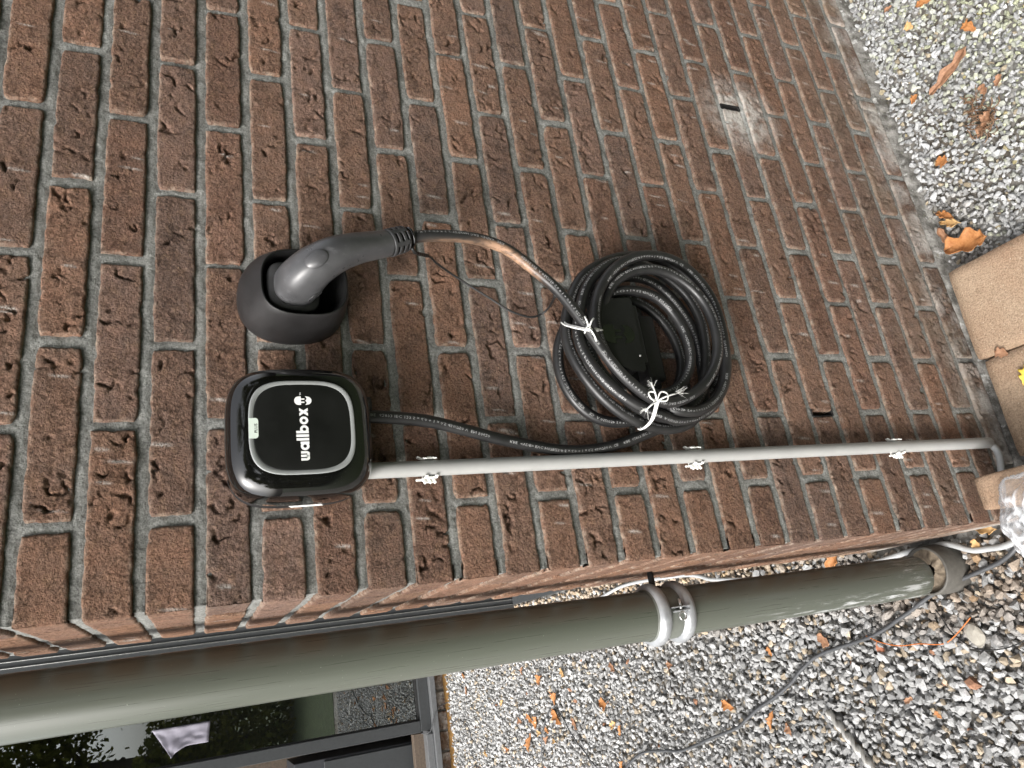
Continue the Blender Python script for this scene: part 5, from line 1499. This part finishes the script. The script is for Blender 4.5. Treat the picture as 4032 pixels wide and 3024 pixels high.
# ------------------------------------------------------------------ gravel
def icosa():
    p = (1 + 5 ** .5) / 2
    v = np.array([(-1, p, 0), (1, p, 0), (-1, -p, 0), (1, -p, 0), (0, -1, p), (0, 1, p), (0, -1, -p), (0, 1, -p), (p, 0, -1), (p, 0, 1), (-p, 0, -1), (-p, 0, 1)], float)
    f = np.array([(0, 11, 5), (0, 5, 1), (0, 1, 7), (0, 7, 10), (0, 10, 11), (1, 5, 9), (5, 11, 4), (11, 10, 2), (10, 7, 6), (7, 1, 8), (3, 9, 4), (3, 4, 2), (3, 2, 6), (3, 6, 8), (3, 8, 9), (4, 9, 5), (2, 4, 11), (6, 2, 10), (8, 6, 7), (9, 8, 1)])
    return v / np.linalg.norm(v[0]), f
IV, IF = icosa()
def stone_cloud(N, sampler, size, seed, tone, zoff):
    r = np.random.RandomState(seed)
    xy = sampler(r, N); N = len(xy)
    proto = []
    for k in range(24):
        v = IV * np.array([1, r.uniform(.62, .95), r.uniform(.40, .65)])
        v = v * (1.08 + r.normal(0, .17, (12, 1)))
        for q in range(5):
            nrm = r.normal(size=3); nrm /= np.linalg.norm(nrm); d = r.uniform(.34, .56)
            k_ = v @ nrm - d; v = v - np.clip(k_, 0, None)[:, None] * nrm
        proto.append(v)
    proto = np.array(proto)
    pk = proto[r.randint(24, size=N)]
    s = size(r, xy)
    q = r.normal(size=(N, 4)); q[:, 1:3] *= .38; q /= np.linalg.norm(q, axis=1)[:, None]
    w, x, y, z = q.T
    Rm = np.stack([np.stack([1 - 2 * (y * y + z * z), 2 * (x * y - z * w), 2 * (x * z + y * w)], -1), np.stack([2 * (x * y + z * w), 1 - 2 * (x * x + z * z), 2 * (y * z - x * w)], -1), np.stack([2 * (x * z - y * w), 2 * (y * z + x * w), 1 - 2 * (x * x + y * y)], -1)], 1)
    V = np.einsum('nij,nvj->nvi', Rm, pk) * s[:, None, None]
    V[:, :, :2] += xy[:, None, :]; V[:, :, 2] += zoff(r, xy, s)[:, None]
    F = (IF[None] + 12 * np.arange(N)[:, None, None]).reshape(-1, 3)
    c = tone(r, xy)
    return V.reshape(-1, 3), F, np.repeat(c, 12, 0)
def dart(r, n, x0, x1, y0, y1): return np.stack([r.uniform(x0, x1, n), r.uniform(y0, y1, n)], 1)
def jgrid(r, x0, x1, y0, y1, step):
    a, b = np.meshgrid(np.arange(x0, x1, step), np.arange(y0, y1, step), indexing='ij')
    p = np.stack([a.ravel(), b.ravel()], 1); return p + r.uniform(-.55, .55, p.shape) * step
def blocked(p):
    x, y = p[:, 0], p[:, 1]
    b = (x > -.012) & (y > -.014) & (y < .412)
    b |= (x > .185) & (y > .41)
    b |= (x > .105) & (x < .315) & (y > -.235) & (y < -.014)
    b |= (x > .305) & (x < .512) & (y > -.235) & (y < -.016)
    b |= (x > .008) & (x < .084) & (y > -.24) & (y < -.02)
    b |= np.hypot(x - PX - .008, y - PY - .002) < .060
    b |= (y > 4.0)
    b |= (x > .105) & (y > 1.55) & (y < 2.7)
    return b
def tone_right(r, p):
    n = len(p); g_ = np.clip(r.normal(.37, .08, n), .16, .62)
    c = np.stack([g_ * .99, g_, g_ * 1.0], 1)
    dist = p[:, 1] * -1 + .25 * p[:, 0]
    y = np.clip((dist - .28 + r.normal(0, .1, n)) / .3, 0, 1) * (r.rand(n) < .55)
    c = c * (1 - y[:, None] * np.array([.06, .03, .34]))
    w = (r.rand(n) < .05)[:, None]; c = np.where(w, c * np.array([.85, .72, .52]), c)
    nb = np.clip(1 - np.hypot(p[:, 0] - .6, p[:, 1] + .02) / .14, 0, 1)[:, None] * (r.rand(n) < .8)[:, None]
    return c * (1 - nb) + nb * c * np.array([.55, .50, .44])
def tone_left(r, p):
    n = len(p); g_ = np.clip(r.normal(.30, .065, n), .13, .50)
    c = np.stack([g_, g_ * 1.0, g_ * .99], 1)
    w = (r.rand(n) < .11)[:, None]; c = np.where(w, c * np.array([1.10, .92, .70]), c)
    w = (r.rand(n) < .004)[:, None]; c = np.where(w, np.array([.30, .16, .10]) * r.uniform(.7, 1.2, (n, 1)), c)
    # brownish, earthy patches at the foot of the pipe and along the side wall
    d1 = np.clip(1.1 - np.hypot((p[:, 0] + .06) / .16, (p[:, 1] - .22) / .36), 0, 1)
    d2 = np.clip((p[:, 0] + .16) / .12, 0, 1) * np.clip((p[:, 1] - .45) / .3, 0, 1)
    k = (np.clip(d1 * 1.4, 0, 1) * (r.rand(n) < .75))[:, None]; c = c * (1 - k) + k * c * np.array([.78, .63, .50])
    k = (d2 * (r.rand(n) < .8))[:, None]; c = c * (1 - k) + k * (c * .5 + np.array([.20, .135, .07]))
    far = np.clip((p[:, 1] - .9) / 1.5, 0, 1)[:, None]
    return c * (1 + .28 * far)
parts = []
def layer(x0, x1, y0, y1, step, size, tone, seed, z):
    parts.append(stone_cloud(0, lambda r, n: (lambda q: q[~blocked(q)])(jgrid(r, x0, x1, y0, y1, step)), size, seed, tone, z))
zl = lambda r, xy, s: -.010 + .35 * s + r.uniform(-.002, .004, len(s))
zu = lambda r, xy, s: -.002 + .55 * s + r.uniform(0, .004, len(s))
sz = lambda lo, hi: (lambda r, xy: np.clip(r.lognormal(math.log((lo + hi) / 2), .26, len(xy)), lo * .7, hi * 1.5))
layer(.085, 1.75, -.62, .0, .0098, sz(.0048, .0070), tone_right, 3, zl)
layer(.085, 1.75, -.62, .0, .0130, sz(.0052, .0078), tone_right, 4, zu)
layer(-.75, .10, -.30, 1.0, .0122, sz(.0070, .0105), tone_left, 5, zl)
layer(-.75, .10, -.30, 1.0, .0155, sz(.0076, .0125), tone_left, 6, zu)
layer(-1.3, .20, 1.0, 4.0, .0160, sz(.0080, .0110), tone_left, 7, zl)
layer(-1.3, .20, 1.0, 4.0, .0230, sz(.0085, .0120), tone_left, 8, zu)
nv = 0; Vs, Fs, Cs = [], [], []
for V, F, c in parts: Vs.append(V); Fs.append(F + nv); Cs.append(c); nv += len(V)
me = fast_mesh("gravel", np.vstack(Vs), np.vstack(Fs), False)
cattr(me, 'tone', np.vstack(Cs))
o = obj("gravel", me, M['stone']); tag(o, kind='stuff')
print("gravel stones:", nv // 12)

print("triangles:", sum(len(o_.data.loop_triangles) if len(o_.data.loop_triangles) else sum(len(p_.vertices) - 2 for p_ in o_.data.polygons) for o_ in COL.objects if o_.type == 'MESH' and o_.name != "gravel") + len(np.vstack(Fs)))
